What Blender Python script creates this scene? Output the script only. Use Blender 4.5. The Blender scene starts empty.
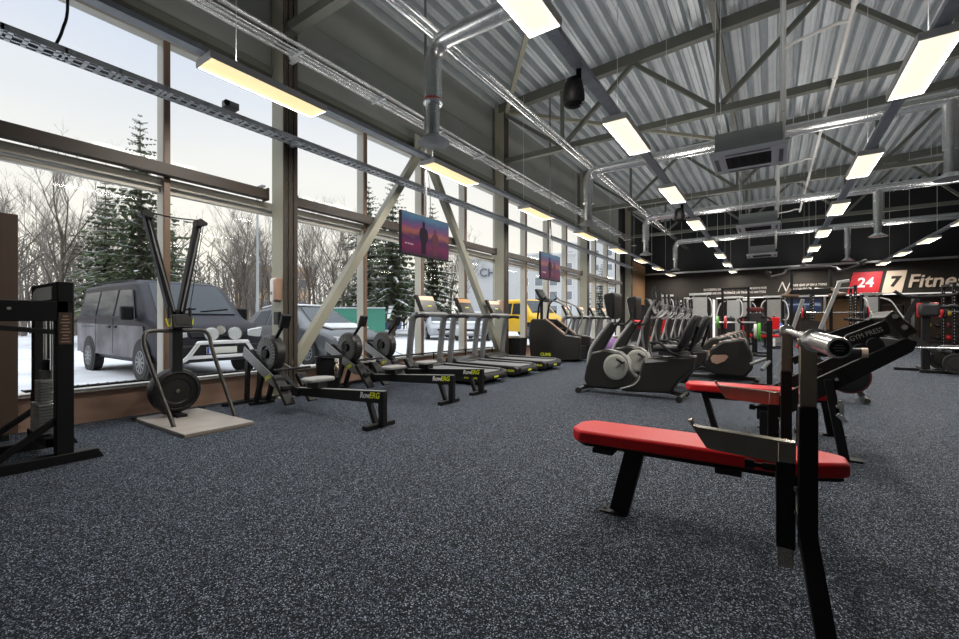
import bpy, bmesh, math, random
from mathutils import Vector, Matrix
C = bpy.context.scene.collection
PI = math.pi
R = math.radians
random.seed(7)

# ------------------------------------------------------------------ camera, world, exposure
cam_d = bpy.data.cameras.new('camera')
cam_d.sensor_width = 36.0
cam_d.lens = 430.0 / 959.0 * 36.0
cam_d.clip_end = 500
cam_d.shift_y = 0.001
cam = bpy.data.objects.new('camera', cam_d)
C.objects.link(cam)
cam.location = (0, 0, 1.08)
cam.rotation_euler = (R(90), 0, R(34.134))
bpy.context.scene.camera = cam

SC = bpy.context.scene
SC.view_settings.view_transform = 'Standard'
SC.view_settings.look = 'None'
SC.view_settings.gamma = 1.0
SC.view_settings.use_curve_mapping = False
SC.view_settings.exposure = 0.0

W = bpy.data.worlds.new('world')
SC.world = W
W.use_nodes = True
wn = W.node_tree.nodes
wl = W.node_tree.links
wn.clear()
w_out = wn.new('ShaderNodeOutputWorld')
w_bg = wn.new('ShaderNodeBackground')
w_tc = wn.new('ShaderNodeTexCoord')
w_sep = wn.new('ShaderNodeSeparateXYZ')
w_ramp = wn.new('ShaderNodeValToRGB')
w_noise = wn.new('ShaderNodeTexNoise')
w_noise.inputs['Scale'].default_value = 2.2
w_noise.inputs['Detail'].default_value = 4
w_map = wn.new('ShaderNodeMapping')
w_map.inputs['Scale'].default_value = (1, 1, 4)
w_mix = wn.new('ShaderNodeMixRGB')
w_mix.blend_type = 'MULTIPLY'
w_mix.inputs['Fac'].default_value = 1.0
w_nr = wn.new('ShaderNodeValToRGB')
w_nr.color_ramp.elements[0].position = 0.35
w_nr.color_ramp.elements[0].color = (0.93, 0.945, 0.97, 1)
w_nr.color_ramp.elements[1].position = 0.65
w_nr.color_ramp.elements[1].color = (1, 1, 1, 1)
e = w_ramp.color_ramp.elements
e[0].position = 0.0
e[0].color = (0.92, 0.87, 0.80, 1)
e[1].position = 1.0
e[1].color = (1.9, 1.96, 2.1, 1)
for p, c in ((0.12, (0.93, 0.86, 0.76, 1)), (0.28, (0.82, 0.79, 0.75, 1)), (0.48, (0.62, 0.66, 0.76, 1)), (0.58, (0.95, 1.0, 1.08, 1)), (0.75, (1.7, 1.76, 1.88, 1))):
    q = e.new(p)
    q.color = c
wl.new(w_tc.outputs['Generated'], w_sep.inputs[0])
wl.new(w_sep.outputs['Z'], w_ramp.inputs['Fac'])
wl.new(w_tc.outputs['Generated'], w_map.inputs['Vector'])
wl.new(w_map.outputs[0], w_noise.inputs['Vector'])
wl.new(w_noise.outputs['Fac'], w_nr.inputs['Fac'])
wl.new(w_ramp.outputs[0], w_mix.inputs[1])
wl.new(w_nr.outputs[0], w_mix.inputs[2])
wl.new(w_mix.outputs[0], w_bg.inputs['Color'])
w_bg.inputs['Strength'].default_value = 1.28
wl.new(w_bg.outputs[0], w_out.inputs[0])
LAMP_W = 54.0      # watts of each ceiling panel, downwards
UP_W = 15.0        # watts of the upward fill added above each panel for the roof deck

# ------------------------------------------------------------------ materials
def mat(name, col, rough=0.5, metal=0.0, var=0.08, scale=12.0, emit=None, estr=0.0, bump=0.0, spec=0.5, coat=0.0, stretch=None):
    m = bpy.data.materials.new(name)
    m.use_nodes = True
    n = m.node_tree.nodes
    l = m.node_tree.links
    b = n['Principled BSDF']
    b.inputs['Roughness'].default_value = rough
    b.inputs['Metallic'].default_value = metal
    b.inputs['Specular IOR Level'].default_value = spec
    b.inputs['Coat Weight'].default_value = coat
    tc = n.new('ShaderNodeTexCoord')
    src = tc.outputs['Object']
    if stretch:
        mp = n.new('ShaderNodeMapping')
        mp.inputs['Scale'].default_value = stretch
        l.new(src, mp.inputs[0])
        src = mp.outputs[0]
    no = n.new('ShaderNodeTexNoise')
    no.inputs['Scale'].default_value = scale
    no.inputs['Detail'].default_value = 3
    l.new(src, no.inputs['Vector'])
    rp = n.new('ShaderNodeValToRGB')
    rp.color_ramp.elements[0].position = 0.3
    rp.color_ramp.elements[1].position = 0.7
    rp.color_ramp.elements[0].color = tuple(max(0, c * (1 - var)) for c in col[:3]) + (1,)
    rp.color_ramp.elements[1].color = tuple(min(1, c * (1 + var)) for c in col[:3]) + (1,)
    l.new(no.outputs['Fac'], rp.inputs[0])
    l.new(rp.outputs[0], b.inputs['Base Color'])
    if bump:
        bp = n.new('ShaderNodeBump')
        bp.inputs['Strength'].default_value = bump
        bp.inputs['Distance'].default_value = 0.01
        l.new(no.outputs['Fac'], bp.inputs['Height'])
        l.new(bp.outputs[0], b.inputs['Normal'])
    if emit:
        b.inputs['Emission Color'].default_value = tuple(emit) + (1,)
        b.inputs['Emission Strength'].default_value = estr
    return m

def glass_mat(name, tint=(0.97, 0.985, 0.98), r=0.02, f=1.0):
    m = bpy.data.materials.new(name)
    m.use_nodes = True
    n = m.node_tree.nodes
    l = m.node_tree.links
    n.clear()
    o = n.new('ShaderNodeOutputMaterial')
    tr = n.new('ShaderNodeBsdfTransparent')
    tr.inputs['Color'].default_value = tuple(tint) + (1,)
    gl = n.new('ShaderNodeBsdfGlossy')
    gl.inputs['Roughness'].default_value = r
    lw = n.new('ShaderNodeLayerWeight')
    lw.inputs['Blend'].default_value = 0.5
    pw = n.new('ShaderNodeMath')
    pw.operation = 'POWER'
    pw.inputs[1].default_value = 5.0
    mu = n.new('ShaderNodeMath')
    mu.operation = 'MULTIPLY_ADD'
    mu.inputs[1].default_value = 0.30 * f
    mu.inputs[2].default_value = 0.006 * f
    mx = n.new('ShaderNodeMixShader')
    l.new(lw.outputs['Facing'], pw.inputs[0])
    l.new(pw.outputs[0], mu.inputs[0])
    l.new(mu.outputs[0], mx.inputs[0])
    l.new(tr.outputs[0], mx.inputs[1])
    l.new(gl.outputs[0], mx.inputs[2])
    l.new(mx.outputs[0], o.inputs[0])
    return m

def floor_mat():
    m = bpy.data.materials.new('speckled_rubber')
    m.use_nodes = True
    n = m.node_tree.nodes
    l = m.node_tree.links
    b = n['Principled BSDF']
    tc = n.new('ShaderNodeTexCoord')
    vo = n.new('ShaderNodeTexVoronoi')
    vo.inputs['Scale'].default_value = 250
    nz = n.new('ShaderNodeTexNoise')
    nz.inputs['Scale'].default_value = 260
    mixv = n.new('ShaderNodeMixRGB')
    mixv.blend_type = 'LINEAR_LIGHT'
    mixv.inputs[0].default_value = 0.004
    l.new(tc.outputs['Object'], nz.inputs['Vector'])
    l.new(tc.outputs['Object'], mixv.inputs[1])
    l.new(nz.outputs['Color'], mixv.inputs[2])
    l.new(mixv.outputs[0], vo.inputs['Vector'])
    sp = n.new('ShaderNodeSeparateColor')
    l.new(vo.outputs['Color'], sp.inputs[0])
    rp = n.new('ShaderNodeValToRGB')
    rp.color_ramp.interpolation = 'CONSTANT'
    E = rp.color_ramp.elements
    E[0].position = 0.0
    E[0].color = (0.008, 0.010, 0.014, 1)
    E[1].position = 0.56
    E[1].color = (0.040, 0.050, 0.070, 1)
    for p, c in ((0.70, (0.14, 0.172, 0.23, 1)), (0.82, (0.012, 0.014, 0.018, 1)), (0.93, (0.42, 0.48, 0.56, 1))):
        q = E.new(p)
        q.color = c
    l.new(sp.outputs[0], rp.inputs[0])
    l.new(rp.outputs[0], b.inputs['Base Color'])
    b.inputs['Roughness'].default_value = 0.8
    b.inputs['Specular IOR Level'].default_value = 0.12
    bp = n.new('ShaderNodeBump')
    bp.inputs['Strength'].default_value = 0.25
    bp.inputs['Distance'].default_value = 0.002
    l.new(vo.outputs['Distance'], bp.inputs['Height'])
    l.new(bp.outputs[0], b.inputs['Normal'])
    return m

def screen_mat(name, stops, estr):
    # a picture on a screen: bands of colour from bottom to top of the panel
    m = bpy.data.materials.new(name)
    m.use_nodes = True
    n = m.node_tree.nodes
    l = m.node_tree.links
    b = n['Principled BSDF']
    tc = n.new('ShaderNodeTexCoord')
    se = n.new('ShaderNodeSeparateXYZ')
    l.new(tc.outputs['Generated'], se.inputs[0])
    nz = n.new('ShaderNodeTexNoise')
    nz.inputs['Scale'].default_value = 3.5
    l.new(tc.outputs['Generated'], nz.inputs['Vector'])
    ad = n.new('ShaderNodeMath')
    ad.operation = 'MULTIPLY_ADD'
    ad.inputs[1].default_value = 0.35
    l.new(nz.outputs['Fac'], ad.inputs[0])
    sb = n.new('ShaderNodeMath')
    sb.operation = 'SUBTRACT'
    sb.inputs[1].default_value = 0.175
    l.new(se.outputs['Z'], sb.inputs[0])
    l.new(sb.outputs[0], ad.inputs[2])
    rp = n.new('ShaderNodeValToRGB')
    E = rp.color_ramp.elements
    E[0].position = stops[0][0]
    E[0].color = stops[0][1] + (1,)
    E[1].position = stops[-1][0]
    E[1].color = stops[-1][1] + (1,)
    for p, c in stops[1:-1]:
        q = E.new(p)
        q.color = c + (1,)
    l.new(ad.outputs[0], rp.inputs[0])
    l.new(rp.outputs[0], b.inputs['Emission Color'])
    b.inputs['Emission Strength'].default_value = estr
    b.inputs['Base Color'].default_value = (0.004, 0.004, 0.005, 1)
    b.inputs['Roughness'].default_value = 0.35
    b.inputs['Specular IOR Level'].default_value = 0.12
    return m

M = {}
M['floor'] = floor_mat()
M['deck'] = mat('galvanised_deck', (0.58, 0.625, 0.655), 0.4, 0.45, 0.06, 2.0)
M['steel'] = mat('painted_steel', (0.13, 0.135, 0.115), 0.5, 0.0, 0.05, 3)
M['column'] = mat('column_paint', (0.34, 0.33, 0.26), 0.5, 0.0, 0.05, 3)
M['beam'] = mat('brown_beam', (0.050, 0.037, 0.027), 0.5, 0.0, 0.08, 3)
M['alu'] = mat('window_aluminium', (0.52, 0.50, 0.44), 0.42, 0.15, 0.04, 3)
M['cap'] = mat('brown_frame_cap', (0.20, 0.125, 0.085), 0.45, 0.0, 0.06, 3)
M['upper'] = mat('upper_wall_panel', (0.26, 0.275, 0.255), 0.75, 0.0, 0.08, 1.2)
M['sillw'] = mat('sill_brown', (0.46, 0.29, 0.21), 0.6, 0.0, 0.06, 4)
M['sill'] = mat('sill_white', (0.62, 0.60, 0.57), 0.45, 0.0, 0.04, 4)
M['dark_wall'] = mat('dark_wall', (0.010, 0.011, 0.013), 0.8, 0.0, 0.1, 2)
M['band'] = mat('brown_black_wall', (0.030, 0.024, 0.019), 0.7, 0.0, 0.1, 2)
M['sidewall'] = mat('grey_wall', (0.22, 0.22, 0.21), 0.8, 0.0, 0.06, 2)
M['wood'] = mat('warm_wood', (0.34, 0.19, 0.09), 0.55, 0.0, 0.2, 3, stretch=(1, 1, 8))
M['darkwood'] = mat('dark_brown_grip', (0.10, 0.055, 0.03), 0.5)
M['gunmetal'] = mat('gunmetal', (0.07, 0.066, 0.06), 0.3, 0.6)
M['pane'] = mat('far_window_pane', (0.22, 0.25, 0.29), 0.2)
M['orangereflection'] = mat('orange_reflection', (0.02, 0.02, 0.02), 0.3, emit=(0.9, 0.45, 0.16), estr=0.75)  # lamp reflection in the console glass, put in as glowing orange
M['brown'] = mat('brown_panel', (0.075, 0.047, 0.033), 0.5, 0.0, 0.12, 3, stretch=(6, 6, 0.5))
M['glass'] = glass_mat('window_glass')
M['black'] = mat('black_powder_coat', (0.008, 0.008, 0.009), 0.55, 0.0, 0.1, 30, spec=0.25)
M['blackp'] = mat('black_plastic', (0.011, 0.011, 0.012), 0.5, 0.0, 0.1, 30, spec=0.35)
M['rubber'] = mat('black_rubber', (0.014, 0.014, 0.015), 0.75, 0.0, 0.15, 40)
M['belt'] = mat('running_belt', (0.22, 0.225, 0.23), 0.5, 0.0, 0.08, 60)
M['vinyl'] = mat('black_vinyl', (0.02, 0.02, 0.022), 0.45, 0.0, 0.1, 30, bump=0.1)
M['dgrey'] = mat('dark_grey_shell', (0.022, 0.021, 0.019), 0.33, 0.0, 0.06, 8)
M['mgrey'] = mat('mid_grey_metal', (0.20, 0.205, 0.21), 0.4, 0.3, 0.05, 10)
M['lgrey'] = mat('light_grey_plastic', (0.42, 0.43, 0.43), 0.45, 0.0, 0.05, 8)
M['seatgrey'] = mat('seat_grey', (0.30, 0.30, 0.29), 0.4)
M['darkred'] = mat('dark_red_rim', (0.10, 0.012, 0.015), 0.45)
M['disc'] = mat('champagne_disc', (0.40, 0.41, 0.37), 0.35, 0.25, 0.05, 8)
M['pipe'] = mat('steel_pipe', (0.80, 0.81, 0.82), 0.2, 0.9, 0.06, 12)
M['silver'] = mat('silver_metal', (0.70, 0.70, 0.69), 0.28, 0.65, 0.06, 12)
M['chrome'] = mat('chrome', (0.82, 0.81, 0.79), 0.24, 0.85, 0.04, 12)
M['nickel'] = mat('brushed_nickel', (0.44, 0.38, 0.30), 0.26, 0.95, 0.12, 20, stretch=(1, 1, 0.06))
M['ledanglewarm'] = mat('led_diffuser_angle_warmth', (0.8, 0.7, 0.5), 0.5, 0.0, 0.02, 4, emit=(1.0, 0.70, 0.34), estr=1.05)  # this row's warmer look at its viewing angle is put into the emission
M['galv'] = mat('spiral_duct', (0.80, 0.82, 0.83), 0.24, 0.85, 0.12, 26, stretch=(3, 1, 1), bump=0.35)
M['tray'] = mat('cable_tray_zinc', (0.72, 0.74, 0.76), 0.4, 0.3, 0.08, 10)
M['trunk'] = mat('trunking_grey', (0.46, 0.49, 0.53), 0.45, 0.2, 0.08, 10)
M['red'] = mat('red_vinyl', (0.64, 0.013, 0.016), 0.45, 0.0, 0.06, 60, bump=0.04, spec=0.3)
M['redp'] = mat('red_plastic', (0.50, 0.015, 0.02), 0.4, 0.0, 0.06, 10)
M['green'] = mat('green_plate', (0.12, 0.42, 0.05), 0.45)
M['yellow'] = mat('yellow_plastic', (0.85, 0.55, 0.04), 0.45)
M['blue'] = mat('blue_plastic', (0.05, 0.10, 0.45), 0.45)
M['purple'] = mat('purple_rubber', (0.22, 0.10, 0.30), 0.5)
M['white'] = mat('white_paint', (0.78, 0.77, 0.74), 0.4, 0.0, 0.03, 6)
M['cream'] = mat('cream_paint', (0.72, 0.58, 0.45), 0.5, 0.0, 0.05, 6)
M['signred'] = mat('sign_red', (0.50, 0.010, 0.022), 0.5, 0.0, 0.04, 6, emit=(0.62, 0.01, 0.03), estr=0.1)
M['signcream'] = mat('sign_cream', (0.80, 0.64, 0.50), 0.4, 0.0, 0.04, 6, emit=(0.80, 0.66, 0.54), estr=0.12)
M['signwhite'] = mat('sign_white', (0.85, 0.82, 0.80), 0.4, 0.0, 0.03, 6, emit=(0.85, 0.8, 0.78), estr=0.4)
M['walltext'] = mat('wall_lettering', (0.75, 0.72, 0.68), 0.5, 0.0, 0.03, 6)
M['led'] = mat('led_diffuser', (0.8, 0.75, 0.62), 0.5, 0.0, 0.02, 4, emit=(1.0, 0.86, 0.62), estr=1.2)
M['strip'] = mat('led_strip', (0.8, 0.8, 0.8), 0.5, 0.0, 0.02, 4, emit=(1, 0.95, 0.88), estr=0.4)
M['lime'] = mat('lime_print', (0.72, 0.78, 0.03), 0.5, 0.0, 0.03, 6)
M['printw'] = mat('white_print', (0.75, 0.75, 0.75), 0.5, 0.0, 0.03, 6)
M['lcd'] = mat('console_glass', (0.012, 0.011, 0.010), 0.3, 0.0, 0.05, 6, spec=0.3)
M['ply'] = mat('grey_platform', (0.34, 0.31, 0.28), 0.55, 0.0, 0.1, 5)
M['plyedge'] = mat('plywood_edge', (0.55, 0.38, 0.24), 0.6, 0.0, 0.12, 8)
M['snow'] = mat('snow', (0.72, 0.73, 0.76), 0.85, 0.0, 0.16, 0.9, bump=0.5)
M['bark'] = mat('bark', (0.11, 0.085, 0.065), 0.9, 0.0, 0.25, 6)
M['twig'] = mat('snowy_twig', (0.20, 0.175, 0.155), 0.9, 0.0, 0.3, 2)
M['needle'] = mat('spruce_needles', (0.105, 0.125, 0.070), 0.85, 0.0, 0.35, 3)
M['tsnow'] = mat('branch_snow', (0.70, 0.72, 0.75), 0.85, 0.0, 0.05, 3)
M['navy'] = mat('van_paint', (0.018, 0.017, 0.026), 0.4, 0.0, 0.35, 1.3, spec=0.16)
M['saltdirt'] = mat('salted_paint', (0.15, 0.145, 0.155), 0.65, 0.0, 0.6, 1.3, spec=0.2)
M['carglass'] = mat('car_glass', (0.03, 0.04, 0.052), 0.06, 0.0, 0.05, 3, spec=0.35)
M['tyre'] = mat('tyre', (0.03, 0.03, 0.03), 0.8, 0.0, 0.2, 12)
M['lens'] = mat('lamp_lens', (0.72, 0.74, 0.76), 0.15, 0.3, 0.06, 30)
M['graphite'] = mat('car_graphite', (0.11, 0.115, 0.125), 0.4, 0.2, 0.15, 1.5, coat=0.3)
M['silvercar'] = mat('car_silver', (0.42, 0.43, 0.45), 0.4, 0.2, 0.1, 1.5)
M['bluecar'] = mat('car_blue', (0.10, 0.13, 0.20), 0.4, 0.2, 0.1, 1.5)
M['vanyellow'] = mat('van_yellow', (0.90, 0.52, 0.02), 0.45, 0.0, 0.04, 1.5)
M['plaster'] = mat('white_plaster', (0.62, 0.63, 0.64), 0.8, 0.0, 0.04, 0.5)
M['orangeplaster'] = mat('ochre_plaster', (0.62, 0.42, 0.25), 0.8, 0.0, 0.06, 0.5)
M['greenfence'] = mat('green_fence', (0.05, 0.23, 0.16), 0.6, 0.0, 0.1, 0.7)
M['acgrey'] = mat('ac_casing', (0.36, 0.38, 0.37), 0.5, 0.2, 0.06, 6)
M['acpanel'] = mat('ac_panel', (0.90, 0.91, 0.93), 0.45, 0.0, 0.03, 6)
M['grille'] = mat('dark_grille', (0.035, 0.035, 0.037), 0.6, 0.0, 0.1, 30)
M['tv'] = screen_mat('tv_sunset', [(0.0, (0.10, 0.012, 0.07)), (0.25, (0.24, 0.015, 0.10)), (0.45, (0.09, 0.018, 0.11)), (0.58, (0.50, 0.15, 0.09)), (0.70, (0.26, 0.07, 0.22)), (0.85, (0.10, 0.13, 0.28)), (1.0, (0.10, 0.26, 0.40))], 0.5)
M['tv2'] = screen_mat('tv_blue_clip', [(0.0, (0.02, 0.03, 0.05)), (0.45, (0.05, 0.10, 0.25)), (0.55, (0.6, 0.7, 0.9)), (0.65, (0.05, 0.08, 0.16)), (1.0, (0.01, 0.01, 0.02))], 0.4)
M['figure'] = mat('tv_figure', (0.004, 0.003, 0.005), 0.5, 0.0, 0.2, 20, emit=(0.03, 0.015, 0.04), estr=0.4, spec=0.1)
M['figure2'] = mat('tv_figure_pale', (0.006, 0.004, 0.006), 0.5, 0.0, 0.2, 20, emit=(0.22, 0.07, 0.09), estr=0.4, spec=0.1)

# ------------------------------------------------------------------ mesh helpers
def spline(pts, k=6):
    P = [Vector(p) for p in pts]
    if len(P) < 3:
        return P
    out = []
    Q = [P[0] * 2 - P[1]] + P + [P[-1] * 2 - P[-2]]
    for i in range(1, len(Q) - 2):
        a, b, c, d = Q[i - 1], Q[i], Q[i + 1], Q[i + 2]
        for j in range(k):
            t = j / k
            out.append(0.5 * ((2 * b) + (c - a) * t + (2 * a - 5 * b + 4 * c - d) * t * t + (3 * b - a - 3 * c + d) * t ** 3))
    out.append(P[-1])
    return out

class MB:
    def __init__(s):
        s.bm = bmesh.new()
    def face(s, pts):
        return s.bm.faces.new([s.bm.verts.new(p) for p in pts])
    def hull8(s, lo, hi):
        a = [s.bm.verts.new(p) for p in lo]
        b = [s.bm.verts.new(p) for p in hi]
        n = len(a)
        s.bm.faces.new(a[::-1])
        s.bm.faces.new(b)
        for i in range(n):
            s.bm.faces.new((a[i], a[(i + 1) % n], b[(i + 1) % n], b[i]))
        return s
    def box(s, c, d, rot=None):
        x, y, z = d[0] / 2, d[1] / 2, d[2] / 2
        c = Vector(c)
        m = Matrix.Identity(3)
        if rot:
            from mathutils import Euler
            m = Euler(rot).to_matrix()
        f = lambda a, b, g: c + m @ Vector((a, b, g))
        return s.hull8([f(-x, -y, -z), f(x, -y, -z), f(x, y, -z), f(-x, y, -z)], [f(-x, -y, z), f(x, -y, z), f(x, y, z), f(-x, y, z)])
    def bar(s, p, q, w, h, up=(0, 0, 1)):
        p, q = Vector(p), Vector(q)
        d = (q - p).normalized()
        u = Vector(up)
        if abs(d.dot(u)) > 0.98:
            u = Vector((1, 0, 0))
        a = d.cross(u).normalized() * (w / 2)
        b = a.cross(d).normalized() * (h / 2)
        return s.hull8([p - a - b, p + a - b, p + a + b, p - a + b], [q - a - b, q + a - b, q + a + b, q - a + b])
    def ring(s, c, a, b, r, n):
        return [s.bm.verts.new(c + a * (r * math.cos(2 * PI * i / n)) + b * (r * math.sin(2 * PI * i / n))) for i in range(n)]
    def tube(s, pts, r, n=10, k=0, caps=True, r2=None):
        P = spline(pts, k) if k else [Vector(p) for p in pts]
        d = (P[1] - P[0]).normalized()
        u = Vector((0, 0, 1)) if abs(d.z) < 0.9 else Vector((1, 0, 0))
        a = d.cross(u).normalized()
        prev = None
        N = len(P)
        for i, p in enumerate(P):
            t = (P[min(i + 1, N - 1)] - P[max(i - 1, 0)]).normalized()
            a = (a - t * a.dot(t)).normalized()
            b = t.cross(a)
            rr = r if r2 is None else r + (r2 - r) * i / (N - 1)
            R_ = s.ring(p, a, b, rr, n)
            if prev:
                for j in range(n):
                    s.bm.faces.new((prev[j], prev[(j + 1) % n], R_[(j + 1) % n], R_[j]))
            elif caps:
                s.bm.faces.new(R_[::-1])
            prev = R_
        if caps:
            s.bm.faces.new(prev)
        return s
    def cyl(s, p, q, r, r2=None, n=16):
        return s.tube([p, q], r, n, r2=r2)
    def prism(s, pts, axis, a, b):
        if axis == 'y':
            f = lambda u, v, w: (u, w, v)
        elif axis == 'x':
            f = lambda u, v, w: (w, u, v)
        else:
            f = lambda u, v, w: (u, v, w)
        return s.hull8([f(u, v, a) for u, v in pts], [f(u, v, b) for u, v in pts])
    def lathe(s, prof, c=(0, 0, 0), axis='z', n=24):
        c = Vector(c)
        ax = {'x': (Vector((0, 1, 0)), Vector((0, 0, 1)), Vector((1, 0, 0))), 'y': (Vector((0, 0, 1)), Vector((1, 0, 0)), Vector((0, 1, 0))), 'z': (Vector((1, 0, 0)), Vector((0, 1, 0)), Vector((0, 0, 1)))}[axis]
        prev = None
        for i, (r, h) in enumerate(prof):
            R_ = s.ring(c + ax[2] * h, ax[0], ax[1], max(r, 1e-4), n)
            if prev:
                for j in range(n):
                    s.bm.faces.new((prev[j], prev[(j + 1) % n], R_[(j + 1) % n], R_[j]))
            else:
                s.bm.faces.new(R_[::-1])
            prev = R_
        s.bm.faces.new(prev)
        return s
    def ball(s, c, r, sc=(1, 1, 1), n=16):
        m = Matrix.Translation(Vector(c)) @ Matrix.Diagonal((r * sc[0], r * sc[1], r * sc[2], 1))
        bmesh.ops.create_uvsphere(s.bm, u_segments=n, v_segments=max(6, n // 2), radius=1.0, matrix=m)
        return s
    def loft(s, secs, close=True):
        prev = None
        for sec in secs:
            R_ = [s.bm.verts.new(p) for p in sec]
            n = len(R_)
            if prev:
                for j in range(n if close else n - 1):
                    s.bm.faces.new((prev[j], prev[(j + 1) % n], R_[(j + 1) % n], R_[j]))
            elif close:
                s.bm.faces.new(R_[::-1])
            prev = R_
        if close:
            s.bm.faces.new(prev)
        return s
    def build(s, name, m, parent=None, bev=0, smooth=38, sub=0):
        bmesh.ops.recalc_face_normals(s.bm, faces=s.bm.faces)
        me = bpy.data.meshes.new(name)
        s.bm.to_mesh(me)
        s.bm.free()
        me.materials.append(M[m] if isinstance(m, str) else m)
        o = bpy.data.objects.new(name, me)
        C.objects.link(o)
        if parent:
            o.parent = parent
        if smooth:
            me.polygons.foreach_set('use_smooth', [True] * len(me.polygons))
            me.set_sharp_from_angle(angle=R(smooth))
        if bev:
            b = o.modifiers.new('bevel', 'BEVEL')
            b.width = bev
            b.segments = 2
            b.limit_method = 'ANGLE'
            b.angle_limit = R(40)
        if sub:
            sm = o.modifiers.new('subsurf', 'SUBSURF')
            sm.levels = sub
            sm.render_levels = sub
        return o

def tag(o, label, cat, group=None, kind=None):
    o['label'] = label
    o['category'] = cat
    if group:
        o['group'] = group
    if kind:
        o['kind'] = kind
    return o

def thing(name, label, cat, loc=(0, 0, 0), rz=0, group=None):
    o = bpy.data.objects.new(name, None)
    C.objects.link(o)
    o.empty_display_size = 0.1
    o.location = loc
    o.rotation_euler = (0, 0, rz)
    return tag(o, label, cat, group)

def struct(name, mb, m, label=None, parent=None, bev=0, smooth=30):
    o = mb.build(name, m, parent, bev, smooth)
    o['kind'] = 'structure'
    if label:
        o['label'] = label
    return o

def dup(root, loc, rz=None, label=None, sc=None):
    r = root.copy()
    C.objects.link(r)
    r.location = loc
    if rz is not None:
        r.rotation_euler = (0, 0, rz)
    if label:
        r['label'] = label
    if sc:
        r.scale = (sc, sc, sc) if isinstance(sc, (int, float)) else sc
    def rec(src, dst):
        for ch in list(src.children):
            c = ch.copy()
            C.objects.link(c)
            c.parent = dst
            rec(ch, c)
    rec(root, r)
    return r

def text(name, body, size, m, parent, loc, rot, ext=0.002, shear=0.0, off=0.0, align='CENTER', sx=1.0):
    cu = bpy.data.curves.new(name, 'FONT')
    cu.body = body
    cu.size = size
    cu.extrude = ext
    cu.shear = shear
    cu.offset = off
    cu.align_x = align
    cu.align_y = 'CENTER'
    cu.resolution_u = 3
    cu.materials.append(M[m])
    tmp = bpy.data.objects.new(name, cu)
    me = bpy.data.meshes.new_from_object(tmp)
    me.name = name
    bpy.data.objects.remove(tmp)
    bpy.data.curves.remove(cu)
    if not me.materials:
        me.materials.append(M[m])
    o = bpy.data.objects.new(name, me)
    C.objects.link(o)
    if parent:
        o.parent = parent
    o.location = loc
    o.rotation_euler = rot
    o.scale = (sx, 1, 1)
    return o

ORD = ['first', 'second', 'third', 'fourth', 'fifth', 'sixth', 'seventh', 'eighth', 'ninth', 'tenth']

# ------------------------------------------------------------------ room shell
XL, XR, Y0, YB = -6.0, 10.0, -5.0, 26.0
YW = 20.6                                   # the glazing ends here
def zdeck(x):
    return 6.62 + 0.05 * (x + 6)

struct('floor', MB().box(((XL + XR) / 2, (Y0 + 29.2) / 2, -0.06), (XR - XL + 0.6, 29.2 - Y0 + 0.4, 0.12)), 'floor', 'dark rubber gym floor with pale blue grey speckles')
# corrugated roof deck, ribs running along the hall
mb = MB()
pts = []
x = XL - 0.3
while x < XR + 0.3:
    for dx, dz in ((0, 0), (0.03, 0), (0.038, 0.016), (0.052, 0.016), (0.06, 0), (0.10, 0), (0.125, 0.19), (0.155, 0.19), (0.163, 0.175), (0.182, 0.175), (0.19, 0.19), (0.225, 0.19), (0.25, 0)):
        pts.append((x + dx, zdeck(x + dx) + dz))
    x += 0.30
mb.loft([[(p[0], Y0, p[1]) for p in pts], [(p[0], YB + 0.3, p[1]) for p in pts]], close=False)
struct('ceiling', mb, 'deck', 'corrugated galvanised metal roof deck', smooth=10)
mb = MB()
mb.box((XL - 0.1, (Y0 + 20.6) / 2, 5.75), (0.2, 20.6 - Y0, 2.5))
for z in (5.15, 5.75):
    mb.box((XL + 0.004, (Y0 + 20.6) / 2, z), (0.012, 20.6 - Y0, 0.015))
struct('wall_left', mb, 'upper', 'grey panelled wall above the tall windows')
struct('wall_left', MB().box((XL - 0.1, (YW + YB) / 2 + 0.05, 3.5), (0.2, YB - YW - 0.1, 7.0)), 'dark_wall', 'dark wall past the end of the glazing')
struct('wall_right', MB().box((XR + 0.1, (Y0 + 29) / 2, 3.75), (0.2, 29 - Y0, 7.5)), 'sidewall')
struct('wall_rear', MB().box(((XL + XR) / 2, Y0 - 0.1, 3.75), (XR - XL + 0.4, 0.2, 7.5)), 'sidewall')
# back wall: black above, brown-black fascia band, open bay below
struct('wall_back', MB().box(((XL + XR) / 2, YB + 0.15, 5.65), (XR - XL, 0.3, 3.75)), 'dark_wall', 'black upper back wall')
struct('wall_back_band', MB().box(((XL + XR) / 2, YB + 0.12, 3.03), (XR - XL, 0.24, 1.5)), 'band', 'brown black fascia band under the black wall')
struct('wall_back_lower', MB().box((-4.3, YB + 0.12, 1.14), (3.4, 0.24, 2.28)), 'band')
struct('wall_recess', MB().box((3.7, 29.1, 1.5), (12.9, 0.2, 3.0)), 'brown', 'brown rear wall of the bay under the sign')
struct('ceiling_recess', MB().box((3.7, 27.6, 2.36), (12.9, 3.0, 0.12)), 'band')
struct('trim_1', MB().bar((XL, YB - 0.06, 3.72), (XR, YB - 0.06, 3.72), 0.09, 0.09), 'silver', 'silver rail across the back wall')
mb = MB()
mb.box((3.8, YB - 0.02, 2.25), (12.4, 0.05, 0.05))
o = struct('trim_2', mb, 'strip', 'white light strip along the fascia edge')
for i in range(9):
    struct('trim_%d' % (3 + i), MB().box((-2.4 + 1.5 * i, YB + 0.02, 1.12), (0.09, 0.09, 2.24)), 'mgrey')

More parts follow.
